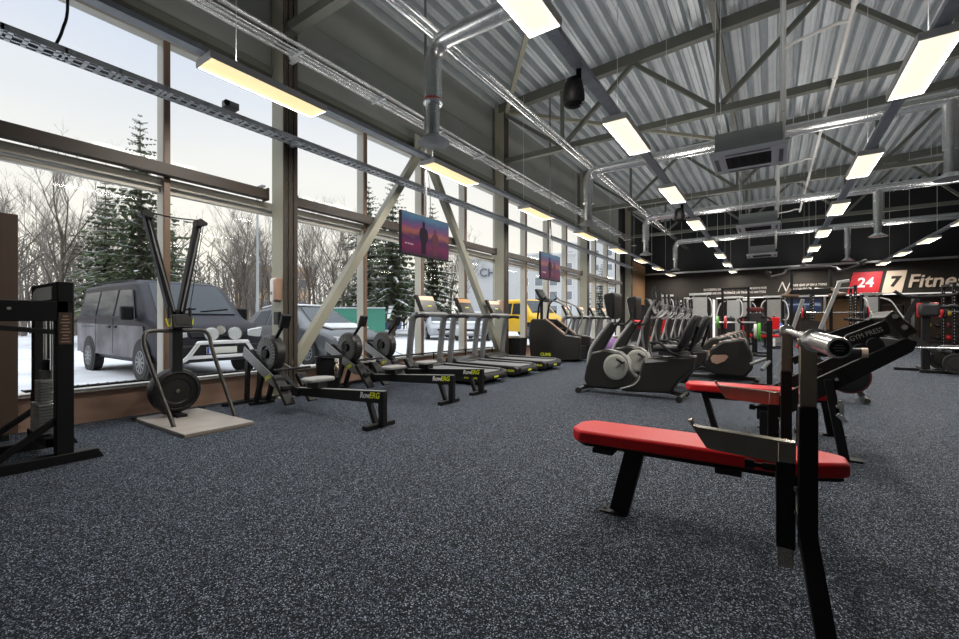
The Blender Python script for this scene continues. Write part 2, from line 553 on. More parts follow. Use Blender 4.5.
# lower sill wall
mb = MB().box((XL - 0.06, (Y0 + YW) / 2, 0.17), (0.14, YW - Y0, 0.34))
struct('wall_left_sill', mb, 'sillw', 'low brown wall below the windows')
struct('trim_20', MB().box((XL - 0.02, (Y0 + YW) / 2, 0.355), (0.27, YW - Y0, 0.03)), 'sill', 'white window ledge')
struct('trim_21', MB().box((XL + 0.02, (Y0 + YW) / 2, 4.44), (0.14, YW - Y0, 0.16)), 'alu', 'head rail above the windows')
struct('trim_22', MB().box((XL + 0.06, (Y0 + YW) / 2, 4.64), (0.10, YW - Y0, 0.10)), 'steel', 'steel rail above the windows')
# windows, one per 1.5 m
ys = [-3.87 + 1.5 * i for i in range(17)]
nwin = 0
for i in range(len(ys) - 1):
    a, b = ys[i], ys[i + 1]
    b = min(b, YW)
    nwin += 1
    g = MB()
    g.box((XL - 0.04, (a + b) / 2, 1.53), (0.012, b - a - 0.06, 2.30))
    g.box((XL - 0.04, (a + b) / 2, 3.58), (0.012, b - a - 0.06, 1.62))
    w = struct('window_%d' % nwin, g, 'glass')
    f = MB()
    f.box((XL, a, 2.37), (0.17, 0.07, 4.0))
    f.box((XL - 0.01, (a + b) / 2, 2.71), (0.15, b - a - 0.07, 0.10))
    f.box((XL - 0.03, (a + b) / 2, 2.62), (0.07, b - a - 0.07, 0.05))
    struct('window_frame', f, 'alu', parent=w, bev=0.004)
    f = MB()
    f.box((XL + 0.097, a, 2.37), (0.03, 0.066, 4.0))
    struct('frame_cap', f, 'cap', parent=w, bev=0.004)
struct('trim_23', MB().box((XL, YW - 0.04, 2.37), (0.17, 0.08, 4.0)), 'alu')
# brown horizontal wind beams between columns
for k, (a, b) in enumerate(((-2.3, 3.3), (3.72, 9.28), (9.72, 15.28), (15.72, 20.5))):
    mb = MB().box((XL + 0.17, (a + b) / 2, 2.83), (0.12, b - a, 0.13))
    mb.box((XL + 0.17, a + 0.01, 2.83), (0.15, 0.02, 0.17))
    mb.box((XL + 0.17, b - 0.01, 2.83), (0.15, 0.02, 0.17))
    struct('trim_%d' % (30 + k), mb, 'beam', 'dark brown horizontal beam across the glazing')
# columns
YC = (-2.5, 3.5, 9.5, 15.5, 21.5)
for k, y in enumerate(YC):
    mb = MB()
    x0 = XL + 0.22
    y += 0.04
    mb.box((x0, y - 0.10, 3.3), (0.27, 0.02, 6.6))
    mb.box((x0, y + 0.10, 3.3), (0.27, 0.02, 6.6))
    mb.box((x0 + 0.05, y, 3.3), (0.014, 0.19, 6.6))
    mb.box((x0, y, 0.012), (0.36, 0.42, 0.024))
    sc_ = struct('steel_column', mb, 'column', 'steel column beside the window wall')
    mb = MB()
    for dy in (-0.08, 0.0, 0.08):
        mb.box((x0 + 0.143, y + dy, 3.3), (0.016, 0.055, 6.6))
    struct('column_cover', mb, 'beam', parent=sc_)
# inverted V bracing in the second bay
for a, b in (((-5.72, 3.62, 0.42), (-5.72, 6.38, 4.45)), ((-5.72, 9.38, 0.25), (-5.72, 6.52, 4.45))):
    struct('brace', MB().bar(a, b, 0.13, 0.13, (1, 0, 0)), 'column', 'diagonal square steel brace in front of the glazing')
struct('brace_plate', MB().box((-5.72, 6.45, 4.5), (0.03, 0.5, 0.4)), 'column')
# roof trusses
for y in YC:
    mb = MB()
    zt = lambda x: zdeck(x) - 0.12
    mb.bar((XL + 0.2, y, zt(XL + 0.2)), (XR, y, zt(XR)), 0.16, 0.22)
    mb.bar((XL + 0.2, y, 5.15), (XR, y, 5.15), 0.13, 0.13)
    bn = [-4.08, -0.87, 2.35, 5.55, 8.75]
    tn = [-5.75, -2.45, 0.75, 3.95, 7.15, 10.0]
    for i, bx in enumerate(bn):
        mb.bar((tn[i], y, zt(tn[i]) - 0.08), (bx, y, 5.18), 0.08, 0.09, (0, 1, 0))
        mb.bar((bx, y, 5.18), (tn[i + 1], y, zt(tn[i + 1]) - 0.08), 0.08, 0.09, (0, 1, 0))
        mb.bar((bx, y, 5.18), (bx, y, zt(bx)), 0.07, 0.07)
    struct('roof_truss', mb, 'steel', 'grey green steel roof truss')
mb = MB()
mb.bar((-0.87, Y0, zdeck(-0.87) - 0.14), (-0.87, YB, zdeck(-0.87) - 0.14), 0.11, 0.14)
mb.bar((5.55, Y0, zdeck(5.55) - 0.14), (5.55, YB, zdeck(5.55) - 0.14), 0.11, 0.14)
struct('roof_tie', mb, 'steel')
mb = MB()
for ya, yb_ in ((9.5, 3.5), (9.5, 15.5)):
    mb.bar((-5.6, ya, 6.42), (-0.9, yb_, 6.62), 0.09, 0.09)
struct('roof_brace', mb, 'column')

# ------------------------------------------------------------------ ceiling lamps: four rows of panels on trunking
ZL = 3.50
rows = [(-4.40, 1.88, 'window side row', 8, 2), (-1.57, 2.05, 'second row from the windows', 8, 2),
        (1.20, 5.2, 'third row from the windows', 7, 3), (3.95, 5.2, 'fourth row from the windows', 7, 3)]
proto = None
for rx, ry, rname, n, _ in rows:
    tr = thing('light_trunking', 'long perforated trunking carrying the panel lights of the ' + rname, 'trunking', (rx, 0, ZL + 0.1), 0, 'lighting trunking')
    mb = MB()
    y1 = ry - 3.3 if rx < 0 else 2.0
    mb.box((0, (y1 + 25.6) / 2, 0), (0.11, 25.6 - y1, 0.05))
    for q in range(int((25.6 - y1) / 0.5)):
        mb.box((0, y1 + 0.25 + 0.5 * q, 0), (0.118, 0.03, 0.056))
    mb.build('channel', 'trunk', tr)
    yy = y1 + 0.6
    while yy < 25:
        MB().tube([(0, yy, 0.02), (0, yy, zdeck(rx) - ZL - 0.13)], 0.004, 4).build('suspension_wire', 'tray', tr)
        yy += 3.0
    for i in range(n):
        y = ry + 3.16 * i
        lab = '%s panel light from the camera end of the %s' % (ORD[i], rname)
        if proto is None or (rx > -4 and proto_row < -4):
            t = thing('ceiling_light', lab, 'light', (rx, y, ZL), 0, 'suspended panel lights')
            mb = MB()
            mb.box((0, 0.006, 0.03), (0.30, 0.012, 0.07))
            mb.box((0, 1.244, 0.03), (0.30, 0.012, 0.07))
            mb.box((-0.144, 0.625, 0.03), (0.012, 1.226, 0.07))
            mb.box((0.144, 0.625, 0.03), (0.012, 1.226, 0.07))
            mb.box((0, 0.625, 0.05), (0.276, 1.226, 0.012))
            mb.build('housing', 'white', t)
            MB().box((0, 0.625, 0.012), (0.276, 1.226, 0.012)).build('diffuser', 'led' if rx > -4 else 'ledanglewarm', t)
            ld = bpy.data.lights.new('panel_lamp', 'AREA')
            ld.shape = 'RECTANGLE'
            ld.size = 0.27
            ld.size_y = 1.2
            ld.energy = LAMP_W
            ld.color = (1.0, 0.945, 0.87)
            lo = bpy.data.objects.new('panel_lamp', ld)
            C.objects.link(lo)
            lo.parent = t
            lo.location = (0, 0.625, 0.004)
            ld2 = ld.copy()
            ld2.name = 'added_roof_fill'  # upward fill light added over the panel to brighten the roof deck
            ld2.energy = UP_W
            lo = bpy.data.objects.new('added_roof_fill', ld2)
            C.objects.link(lo)
            lo.parent = t
            lo.location = (0, 0.625, 0.135)
            lo.rotation_euler = (PI, 0, 0)
            proto, proto_row = t, rx
        else:
            dup(proto, (rx, y, ZL), 0, lab)

# ------------------------------------------------------------------ cable tray and pipes along the windows
t = thing('cable_tray', 'long zinc perforated cable tray hung across the tall windows', 'cable tray', (-5.5, 0, 3.55))
mb = MB()
for sx in (-0.1, 0.1):
    mb.box((sx, 8.6, 0.03), (0.006, 24.8, 0.06))
for k in range(248):
    y = -3.7 + 0.1 * k
    mb.box((0, y, 0.004), (0.2, 0.035, 0.006))
for k in range(62):
    mb.box((0, -3.65 + 0.4 * k, 0.03), (0.206, 0.02, 0.05))
for sx in (-0.045, 0.045):
    mb.box((sx, 8.6, 0.004), (0.02, 24.8, 0.006))
mb.build('perforated_bed', 'tray', t)
cb = MB()
for k, (sx, r) in enumerate(((-0.06, 0.012), (-0.02, 0.009), (0.03, 0.011), (0.065, 0.008))):
    cb.tube([(sx + 0.006 * math.sin(y * 1.3 + k), y, 0.02 + 0.004 * k) for y in [-3.6 + 0.8 * q for q in range(31)]], r, 6)
cb.build('cables', 'mgrey', t)
for y in YC:
    MB().box((-0.0, y + 0.04, -0.012), (0.25, 0.05, 0.02)).build('wall_arm', 'tray', t)
lp = thing('black_cable_loop', 'black cable dropping onto the cable tray above the left windows', 'cable', (-5.5, 1.12, 3.6))
MB().tube([(0.03, -0.03, 0.02), (0.02, 0.02, 0.2), (0.0, 0.06, 0.5), (0.02, 0.02, 1.4)], 0.012, 8, 5).build('cable', 'blackp', lp)
cm = thing('camera_box', 'small grey camera box on the cable tray above the ski machine', 'camera', (-5.42, 2.62, 3.64))
MB().box((0, 0, 0.04), (0.10, 0.16, 0.08)).build('casing', 'mgrey', cm, 0.006)
MB().cyl((0.05, -0.06, 0.04), (0.075, -0.08, 0.03), 0.03).build('lens', 'black', cm)

t = thing('conduit_ladder', 'cable ladder with silver conduits along the wall above the windows', 'conduit', (-5.43, 0, 4.78))
mb = MB()
for k, (dx, dz, r) in enumerate(((-0.12, 0, 0.032), (-0.02, 0.0, 0.022), (0.06, -0.005, 0.016), (0.13, 0.03, 0.030))):
    mb.tube([(dx, -4.8, dz), (dx, 20.5, dz)], r, 8)
mb.build('conduits', 'pipe', t)
for k in range(17):
    MB().box((0, -4 + 1.5 * k, -0.035), (0.32, 0.03, 0.02)).build('rung', 'tray', t)
for y in YC:
    MB().box((-0.10, y + 0.04, -0.06), (0.2, 0.05, 0.03)).build('wall_arm', 'tray', t)
t = thing('sprinkler_pipe', 'pair of silver sprinkler pipes running under the roof beside the window wall', 'pipe', (-3.85, 0, 5.0))
mb = MB().tube([(0, -4.8, 0), (0, 25.8, 0)], 0.045, 10).tube([(0.14, -4.8, -0.02), (0.14, 25.8, -0.02)], 0.028, 10)
for k in range(10):
    mb.cyl((0, -4.0 + 3.0 * k, 0), (0, -3.9 + 3.0 * k, 0), 0.056)
mb.build('pipe', 'pipe', t)
mb = MB()
for k in range(10):
    mb.tube([(0.07, -3 + 3 * k, 0), (0.07, -3 + 3 * k, 1.7)], 0.005, 4)
mb.build('hangers', 'tray', t)
t = thing('conduit', 'white conduit running under the roof towards the back with branches to the cassettes', 'conduit', (0.86, 0, 5.02))
mb = MB().tube([(0, 2, 0), (0, 19.4, 0)], 0.028, 8)
for y in (7.4, 13.2, 19.0):
    mb.tube([(0, y, 0), (-0.15, y + 0.05, 0.03), (-0.3, y, -0.02), (-0.66, y + 0.12, -0.04), (-0.71, y + 0.13, -0.2), (-0.72, y + 0.13, -0.95)], 0.024, 8, 4)
for k in range(9):
    mb.tube([(0, 3 + 2 * k, 0), (0, 3 + 2 * k, zdeck(0.86) - 5.03)], 0.004, 4)
    mb.cyl((0, 2.97 + 2 * k, 0), (0, 3.03 + 2 * k, 0), 0.04)
mb.build('pipe', 'white', t)

# ------------------------------------------------------------------ ducts
ducts = [(4.3, 'above the rowers'), (10.07, 'above the stair climber'), (15.85, 'over the cross trainers'), (21.5, 'in front of the black back wall')]
for i, (y, where) in enumerate(ducts):
    x0, z0 = -3.65, 4.68
    t = thing('air_duct', 'silver spiral air duct crossing the hall ' + where, 'duct', (0, y, 0), 0, 'spiral air ducts')
    mb = MB()
    arc = [(x0 + 0.26 - 0.26 * math.cos(a), 0, z0 - 0.26 + 0.26 * math.sin(a)) for a in [R(q) for q in range(0, 91, 15)]]
    mb.tube([(x0, 0, 3.92)] + arc + [(9.8, 0, z0 + 0.02)], 0.115, 18)
    for q in range(11):
        xx = x0 + 0.6 + 1.2 * q
        mb.cyl((xx, 0, z0), (xx + 0.03, 0, z0), 0.121, n=18)
    mb.build('pipe', 'galv', t)
    mb = MB().cyl((x0, 0, 3.44), (x0, 0, 3.95), 0.088, n=18)
    mb.cyl((x0, 0, 3.90), (x0, 0, 3.93), 0.125, n=18)
    mb.build('drop_pipe', 'galv', t)
    MB().lathe([(0.07, 0.12), (0.10, 0.09), (0.20, 0.02), (0.215, 0.005), (0.205, 0.0), (0.17, 0.008), (0.14, -0.004), (0.10, 0.006), (0.06, -0.01), (0.01, -0.012)], (x0, 0, 3.39)).build('diffuser', 'lgrey', t)
    mb = MB()
    for q in range(5):
        mb.tube([(x0 + 0.9 + 3.1 * q, 0, z0), (x0 + 0.9 + 3.1 * q, 0, zdeck(x0 + 0.9 + 3.1 * q))], 0.006, 4)
    mb.build('hangers', 'tray', t)
    if i > 0:
        mb = MB().cyl((2.42, 0, 4.7), (2.42, 0, 3.85), 0.105, n=18).cyl((2.42, 0, 3.9), (2.42, 0, 3.42), 0.085, n=18)
        mb.lathe([(0.07, 0.12), (0.10, 0.09), (0.20, 0.02), (0.215, 0.005), (0.205, 0.0), (0.17, 0.008), (0.01, -0.012)], (2.42, 0, 3.37))
        mb.build('branch', 'galv', t)
    if i == 0:
        MB().cyl((x0, 0, 3.93), (x0, 0, 3.955), 0.118, n=18).build('red_seal', 'redp', t)

# ------------------------------------------------------------------ air conditioning cassettes
acs = [(7.62, 'nearest the benches'), (13.4, 'second along the hall'), (19.2, 'closest to the back wall')]
for i, (y, where) in enumerate(acs):
    t = thing('air_conditioner', 'white ceiling cassette air conditioner hung under the roof, ' + where, 'air conditioner', (-0.28, y, 3.48), 0, 'ceiling cassettes')
    MB().box((0, 0, 0.20), (0.82, 0.82, 0.28)).build('casing', 'acgrey', t, 0.01)
    mb = MB()
    for sx in (-1, 1):
        mb.box((0, sx * 0.38, 0.03), (0.95, 0.19, 0.06))
        mb.box((sx * 0.38, 0, 0.03), (0.19, 0.57, 0.06))
    mb.build('panel', 'acpanel', t, 0.008)
    mb = MB().box((0, 0, 0.03), (0.57, 0.57, 0.03))
    for q in range(9):
        mb.box((0, -0.26 + 0.065 * q, 0.012), (0.56, 0.02, 0.012))
    for q in range(5):
        mb.box((-0.24 + 0.12 * q, 0, 0.014), (0.012, 0.56, 0.012))
    mb.build('intake_grille', 'grille', t)
    mb = MB()
    for sx in (-1, 1):
        mb.box((0, sx * 0.40, -0.002), (0.55, 0.05, 0.008))
        mb.box((sx * 0.40, 0, -0.002), (0.05, 0.55, 0.008))
    mb.build('air_slots', 'mgrey', t)
    mb = MB()
    for sx in (-0.4, 0.4):
        for sy in (-0.4, 0.4):
            mb.tube([(sx, sy, 0.2), (sx, sy, zdeck(-0.3) - 3.48)], 0.005, 4)
    mb.build('hanger_rods', 'tray', t)
    MB().tube([(0.42, 0.1, 0.25), (0.44, 0.1, 0.6), (0.44, 0.1, 3.2)], 0.025, 8).build('drain_pipe', 'white', t)

# ------------------------------------------------------------------ loudspeakers on the trunking
for i, (y, where) in enumerate(((4.0, 'black hanging loudspeaker above the open floor'), (10.0, 'black hanging loudspeaker farther along, above the bikes'))):
    t = thing('loudspeaker', where, 'loudspeaker', (-1.63, y + 0.08, 3.30), R(20), 'hanging loudspeakers')
    MB().lathe([(0.02, 0.20), (0.06, 0.19), (0.09, 0.14), (0.108, 0.03), (0.106, -0.04), (0.09, -0.07), (0.01, -0.075)], (0, 0, 0)).build('body', 'black', t)
    MB().box((0.05, 0, 0.24), (0.05, 0.05, 0.14)).build('bracket', 'black', t)
    MB().ball((0, 0, -0.07), 0.08, (1, 1, 0.3)).build('speaker_grille', 'black', t)

# ------------------------------------------------------------------ hanging televisions
for i, (y, where) in enumerate(((4.65, 'wide flat television showing a pink sunset, hung before the windows above the rowers'), (9.35, 'smaller looking flat television farther back, hung above the stair climber'))):
    t = thing('television', where, 'television', (-4.56, y, 2.08), 0, 'hanging televisions')
    w, h = 1.15, 0.66
    MB().box((-0.03, w / 2, h / 2), (0.05, w, h)).build('casing', 'blackp', t, 0.006)
    MB().box((-0.004, w / 2, h / 2 + 0.008), (0.006, w - 0.03, h - 0.05)).build('screen', 'tv', t)
    for (cy, hh, m, k) in ((0.50, 0.50, 'figure', 1.0), (0.78, 0.42, 'figure2', 0.85)):
        b = h * 0.08
        P = [(-0.05, 0), (-0.06, 0.18), (-0.085, 0.22), (-0.10, 0.34), (-0.07, 0.40), (-0.03, 0.41), (-0.03, 0.45), (-0.035, 0.49), (0, 0.52), (0.035, 0.49), (0.03, 0.45), (0.03, 0.41), (0.08, 0.39), (0.11, 0.31), (0.09, 0.22), (0.055, 0.17), (0.05, 0)]
        MB().prism([(cy + u * k, b + v * k) for u, v in P], 'x', -0.0005, 0.001).build('screen_figure', m, t)
    text('screen_caption', 'MY FITNESS', 0.035, 'printw', t, (0.001, 0.17, 0.17), (R(90), 0, R(90)), 0.0005)
    MB().tube([(-0.03, w / 2, h), (-0.03, w / 2, zdeck(-4.56) - 2.08)], 0.02, 8).build('ceiling_pole', 'mgrey', t)
    MB().tube([(-0.03, w / 2 + 0.1, h - 0.05), (-0.03, w / 2 + 0.12, h + 0.2), (-0.03, w / 2 + 0.1, h + 0.5), (-0.03, w / 2 + 0.02, h + 0.9)], 0.006, 6, 5).build('power_cable', 'blackp', t)

# ------------------------------------------------------------------ press bench with uprights
BX, BY = -0.30, 2.45
t = thing('press_bench', 'red padded press bench with black uprights and a barbell racked on it', 'weight bench', (BX, BY, 0), R(1.4))
def pad_outline(x0, x1, w):
    return [(x0 + 0.015, -w + 0.05), (x0 + 0.06, -w), (x1 - 0.15, -w), (x1 - 0.02, -w + 0.075), (x1, -w + 0.10), (x1, w - 0.10), (x1 - 0.02, w - 0.075), (x1 - 0.15, w), (x0 + 0.06, w), (x0 + 0.015, w - 0.05), (x0, w - 0.08), (x0, -w + 0.08)]
def bench_pad(par, x0, x1, w, y=0.0):
    o = MB().prism([(u, v + y) for u, v in pad_outline(x0, x1, w)], 'z', 0.402, 0.47).build('pad', 'red', par, 0.014)
    sm = MB()
    sm.bar((x1 - 0.15, y - w + 0.006, 0.4712), (x1 - 0.15, y + w - 0.006, 0.4712), 0.006, 0.004)
    sm.bar((x1 - 0.15, y - w - 0.0005, 0.412), (x1 - 0.15, y - w - 0.0005, 0.462), 0.006, 0.004)
    sm.build('seam', 'redp', o)
    MB().prism([(u * 0.96 + 0.004, v * 0.84 + y) for u, v in pad_outline(x0, x1, w)], 'z', 0.384, 0.403).build('pad_board', 'black', par)
bench_pad(t, -0.65, 0.58, 0.15)
MB().bar((-0.315, 0, 0.38), (-0.405, 0, 0.012), 0.06, 0.10, (1, 0, 0)).build('leg', 'black', t, 0.004)
mb = MB().box((-0.43, 0, 0.004), (0.15, 0.08, 0.008))
mb.cyl((-0.485, 0.0, 0.006), (-0.485, 0.0, 0.014), 0.010)
mb.build('foot_plate', 'black', t, 0.003)
for x in (-0.46, 0.13):
    MB().box((x, 0, 0.370), (0.11, 0.28, 0.028)).build('pad_bracket', 'black', t, 0.003)
MB().bar((-0.32, 0.02, 0.362), (0.39, 0.02, 0.362), 0.05, 0.04).build('spine', 'black', t, 0.003)
MB().bar((0.39, -0.575, 0.335), (0.39, 0.625, 0.335), 0.045, 0.05).build('cross_beam', 'black', t, 0.003)
for sy, yy in ((-1, -0.60), (1, 0.65)):
    mb = MB().bar((0.39, yy, 0.30), (0.39, yy, 0.785), 0.056, 0.054, (1, 0, 0))
    mb.bar((0.39, yy, 0.335), (0.437, yy + sy * 0.13, 0.0), 0.054, 0.056, (1, 0, 0))
    u = mb.build('upright', 'black', t, 0.004)
    mb = MB()
    for z in (0.42, 0.50, 0.70):
        mb.cyl((0.35, yy - 0.02, z), (0.358, yy - 0.02, z), 0.009)
    mb.build('bolts', 'nickel', u)
    MB().bar((0.39, yy, 0.785), (0.39, yy, 0.992), 0.048, 0.048, (1, 0, 0)).build('upright_tube', 'nickel', t, 0.003)
    mb = MB().box((0.395, yy, 0.998), (0.066, 0.05, 0.012)).box((0.366, yy, 1.006), (0.010, 0.05, 0.022)).box((0.423, yy, 1.004), (0.010, 0.05, 0.018))
    mb.build('bar_hook', 'nickel', t, 0.002)
    yp = yy + 0.02
    MB().box((0.328, yp, 0.43), (0.056, 0.056, 0.30)).build('spotter_sleeve', 'black', t, 0.003)
    MB().box((0.328, yp, 0.43), (0.046, 0.046, 0.44)).build('spotter_post', 'nickel', t, 0.003)
    P = [(0.358, 0.652), (0.05, 0.668), (0.035, 0.672), (0.028, 0.695), (0.016, 0.69), (0.08, 0.592), (0.10, 0.588), (0.34, 0.572), (0.358, 0.58)]
    MB().prism(P, 'y', yp - 0.022, yp + 0.022).build('spotter_arm', 'nickel', t, 0.002)
    mb = MB().cyl((0.30, yp, 0.55), (0.26, yp, 0.55), 0.013).cyl((0.26, yp, 0.55), (0.235, yp, 0.55), 0.008).cyl((0.235, yp, 0.55), (0.205, yp, 0.55), 0.017)
    mb.build('lock_pin', 'black', t)

t = thing('barbell', 'bare chrome barbell resting on the hooks of the press bench', 'barbell', (0.098, 2.45, 1.018), R(1.4))
MB().cyl((0, -0.78, 0), (0, 0.78, 0), 0.014).build('shaft', 'chrome', t)
for s in (-1, 1):
    o = MB().lathe([(0.0145, 0.72), (0.036, 0.725), (0.037, 0.755), (0.026, 0.76), (0.0255, 1.17), (0.023, 1.195), (0.019, 1.197)] if s > 0 else [(0.019, -1.197), (0.023, -1.195), (0.0255, -1.17), (0.026, -0.76), (0.037, -0.755), (0.036, -0.725), (0.0145, -0.72)], (0, 0, 0), 'y', 28).build('sleeve', 'chrome', t)
    MB().cyl((0, s * 1.196, 0), (0, s * 1.1985, 0), 0.0185, n=24).build('end_cap', 'black', o)
    mb = MB()
    for dz, w in ((0.006, 0.014), (0.0, 0.022), (-0.006, 0.016)):
        mb.box((0, s * 1.199, dz), (w, 0.001, 0.0022))
    mb.build('end_print', 'mgrey', o)

# ------------------------------------------------------------------ second bench behind
t = thing('flat_bench', 'second red padded bench, standing behind the barbell bench', 'weight bench', (-0.12, 4.72, 0))
bench_pad(t, -0.58, 0.58, 0.14)
mb = MB().bar((-0.42, 0, 0.38), (-0.32, 0, 0.012), 0.08, 0.05, (1, 0, 0))
mb.build('leg', 'black', t, 0.003)
MB().bar((0.33, 0, 0.38), (0.33, 0, 0.012), 0.08, 0.05, (1, 0, 0)).build('leg', 'black', t, 0.003)
MB().bar((-0.42, 0, 0.352), (0.36, 0, 0.352), 0.06, 0.05).build('spine', 'black', t, 0.003)
for x in (-0.30, 0.33):
    MB().box((x, 0, 0.006), (0.10, 0.30, 0.012)).build('foot_plate', 'black', t, 0.002)

# ------------------------------------------------------------------ plate loaded press machine around it
t = thing('leg_press_machine', 'black plate loaded press machine with inclined rails and a lettered name plate', 'press machine', (0.45, 4.7, 0))
for yy in (-0.36, 0.50):
    MB().prism([(-0.55, 0.25), (-0.42, 0.25), (0.40, 0.86), (0.42, 0.93), (0.36, 0.955), (-0.55, 0.36)], 'y', yy - 0.03, yy + 0.03).build('rail', 'black', t, 0.005)
    MB().bar((-0.08, yy, 0.62), (0.02, yy, 0.0), 0.10, 0.06, (1, 0, 0)).build('leg', 'black', t, 0.004)
    MB().bar((-0.50, yy, 0.32), (-0.50, yy, 0.0), 0.08, 0.06, (1, 0, 0)).build('leg', 'black', t, 0.004)
    for x in (0.04, -0.48):
        MB().box((x, yy, 0.008), (0.17, 0.10, 0.016)).build('foot', 'black', t, 0.003)
for x, z in ((-0.03, 0.625), (-0.35, 0.36)):
    MB().cyl((x, -0.41, z), (x, -0.384, z), 0.012).build('bolt', 'chrome', t)
mb = MB().box((-0.01, -0.40, 0.40), (0.05, 0.02, 0.13)).bar((-0.03, -0.42, 0.36), (0.03, -0.42, 0.30), 0.02, 0.03).cyl((-0.025, -0.40, 0.42), (-0.025, -0.44, 0.42), 0.014)
mb.build('latch', 'chrome', t, 0.002)
MB().bar((-0.50, -0.34, 0.30), (-0.50, 0.48, 0.30), 0.06, 0.06).build('cross_beam', 'black', t, 0.003)
MB().bar((0.38, -0.34, 0.90), (0.38, 0.48, 0.90), 0.06, 0.06).build('cross_beam', 'black', t, 0.003)
P = [(0.03, 0.865), (0.30, 0.985), (0.275, 1.085), (0.045, 0.965), (0.01, 0.91)]
pl = MB().prism(P, 'y', -0.27, -0.19).build('name_plate', 'black', t, 0.006)
ang = math.atan2(0.12, 0.27)
text('lettering', 'GYM PRESS', 0.052, 'disc', pl, (0.158, -0.2725, 0.972), (R(90), -ang, 0), 0.001, sx=0.82)
MB().bar((-0.30, -0.23, 0.74), (0.10, -0.23, 0.93), 0.05, 0.06).build('lever_beam', 'black', t, 0.003)
pp = MB().prism([(0.25, 1.10), (0.30, 1.155), (0.44, 1.00), (0.36, 0.945)], 'y', -0.34, 0.30).build('push_plate', 'dgrey', t, 0.006)
for x, z in ((0.31, 1.11), (0.36, 1.03)):
    MB().cyl((x, -0.352, z), (x, -0.339, z), 0.018).build('bolt', 'chrome', pp)
MB().bar((-0.06, 0.2, 0.915), (0.29, 0.2, 1.075), 0.06, 0.07).build('upper_beam', 'black', t, 0.004)
MB().tube([(-0.35, -0.23, 0.70), (-0.35, 0.2, 0.72)], 0.03, 10).build('pivot', 'mgrey', t)
mb = MB()
for yy in (-0.36, 0.38):
    MB().cyl((0.20, yy, 0.90), (0.20, yy + 0.05, 0.90), 0.05).build('bearing_wheel', 'blackp', t)
    MB().cyl((0.12, yy, 0.85), (0.12, yy + 0.05, 0.85), 0.05).build('bearing_wheel', 'blackp', t)
mb = MB().cyl((-0.20, -0.62, 0.845), (0.085, -0.62, 0.85), 0.033)
mb.bar((-0.10, -0.62, 0.845), (-0.10, -0.30, 0.80), 0.03, 0.03)
mb.bar((-0.10, -0.30, 0.80), (-0.12, -0.23, 0.83), 0.03, 0.03)
ro = mb.build('foam_roller', 'vinyl', t, 0.003)
MB().cyl((0.085, -0.62, 0.85), (0.12, -0.62, 0.851), 0.034).build('roller_cap', 'cream', ro)

# ------------------------------------------------------------------ spin bike behind the press machine
t = thing('spin_bike', 'black indoor bike with a dark red rimmed flywheel behind the press machine', 'exercise bike', (0.72, 7.6, 0))
fw = MB().lathe([(0.03, -0.03), (0.20, -0.03), (0.225, -0.02), (0.225, 0.02), (0.20, 0.03), (0.03, 0.03)], (0.15, 0, 0.33), 'y', 36).build('flywheel', 'black', t)
MB().lathe([(0.222, -0.024), (0.235, -0.015), (0.235, 0.015), (0.222, 0.024)], (0.15, 0, 0.33), 'y', 36).build('flywheel_rim', 'darkred', fw)
text('lettering', 'FITNESS', 0.06, 'lgrey', fw, (0.12, -0.032, 0.36), (R(90), 0, 0), 0.001, 0.2)
mb = MB().bar((0.15, 0, 0.33), (-0.35, 0, 0.62), 0.06, 0.08).bar((-0.30, 0, 0.60), (-0.42, 0, 0.05), 0.06, 0.08).bar((0.13, 0.06, 0.33), (0.22, 0.06, 0.85), 0.05, 0.07)
mb.build('frame', 'black', t, 0.004)
MB().cyl((0.30, -0.28, 0.05), (0.30, 0.28, 0.05), 0.032).build('front_foot', 'dgrey', t)
MB().cyl((-0.45, -0.28, 0.04), (-0.45, 0.28, 0.04), 0.032).build('rear_foot', 'dgrey', t)
mb = MB().bar((0.30, 0, 0.06), (0.15, 0.05, 0.33), 0.04, 0.05)
mb.build('fork', 'dgrey', t)
MB().prism([(-0.52, 0.0), (-0.46, 0.10), (-0.30, 0.05), (-0.20, 0.0), (-0.30, -0.05), (-0.46, -0.10)], 'z', 0.82, 0.88).build('saddle', 'vinyl', t, 0.015)
MB().bar((-0.33, 0, 0.60), (-0.36, 0, 0.83), 0.04, 0.05).build('seat_post', 'silver', t)
MB().tube([(0.12, -0.22, 1.1), (0.28, -0.20, 1.08), (0.26, 0, 1.05), (0.28, 0.20, 1.08), (0.12, 0.22, 1.1)], 0.017, 8, 5).build('handlebar', 'black', t)
MB().bar((0.22, 0.03, 0.8), (0.26, 0, 1.06), 0.04, 0.05).build('handlebar_post', 'silver', t)
mb = MB().bar((-0.12, -0.09, 0.36), (-0.02, -0.09, 0.22), 0.03, 0.03).bar((-0.12, 0.09, 0.36), (-0.22, 0.09, 0.50), 0.03, 0.03).box((-0.02, -0.14, 0.21), (0.1, 0.09, 0.03)).box((-0.22, 0.14, 0.51), (0.1, 0.09, 0.03))
mb.cyl((-0.12, -0.1, 0.36), (-0.12, 0.1, 0.36), 0.05)
mb.build('pedals', 'blackp', t)

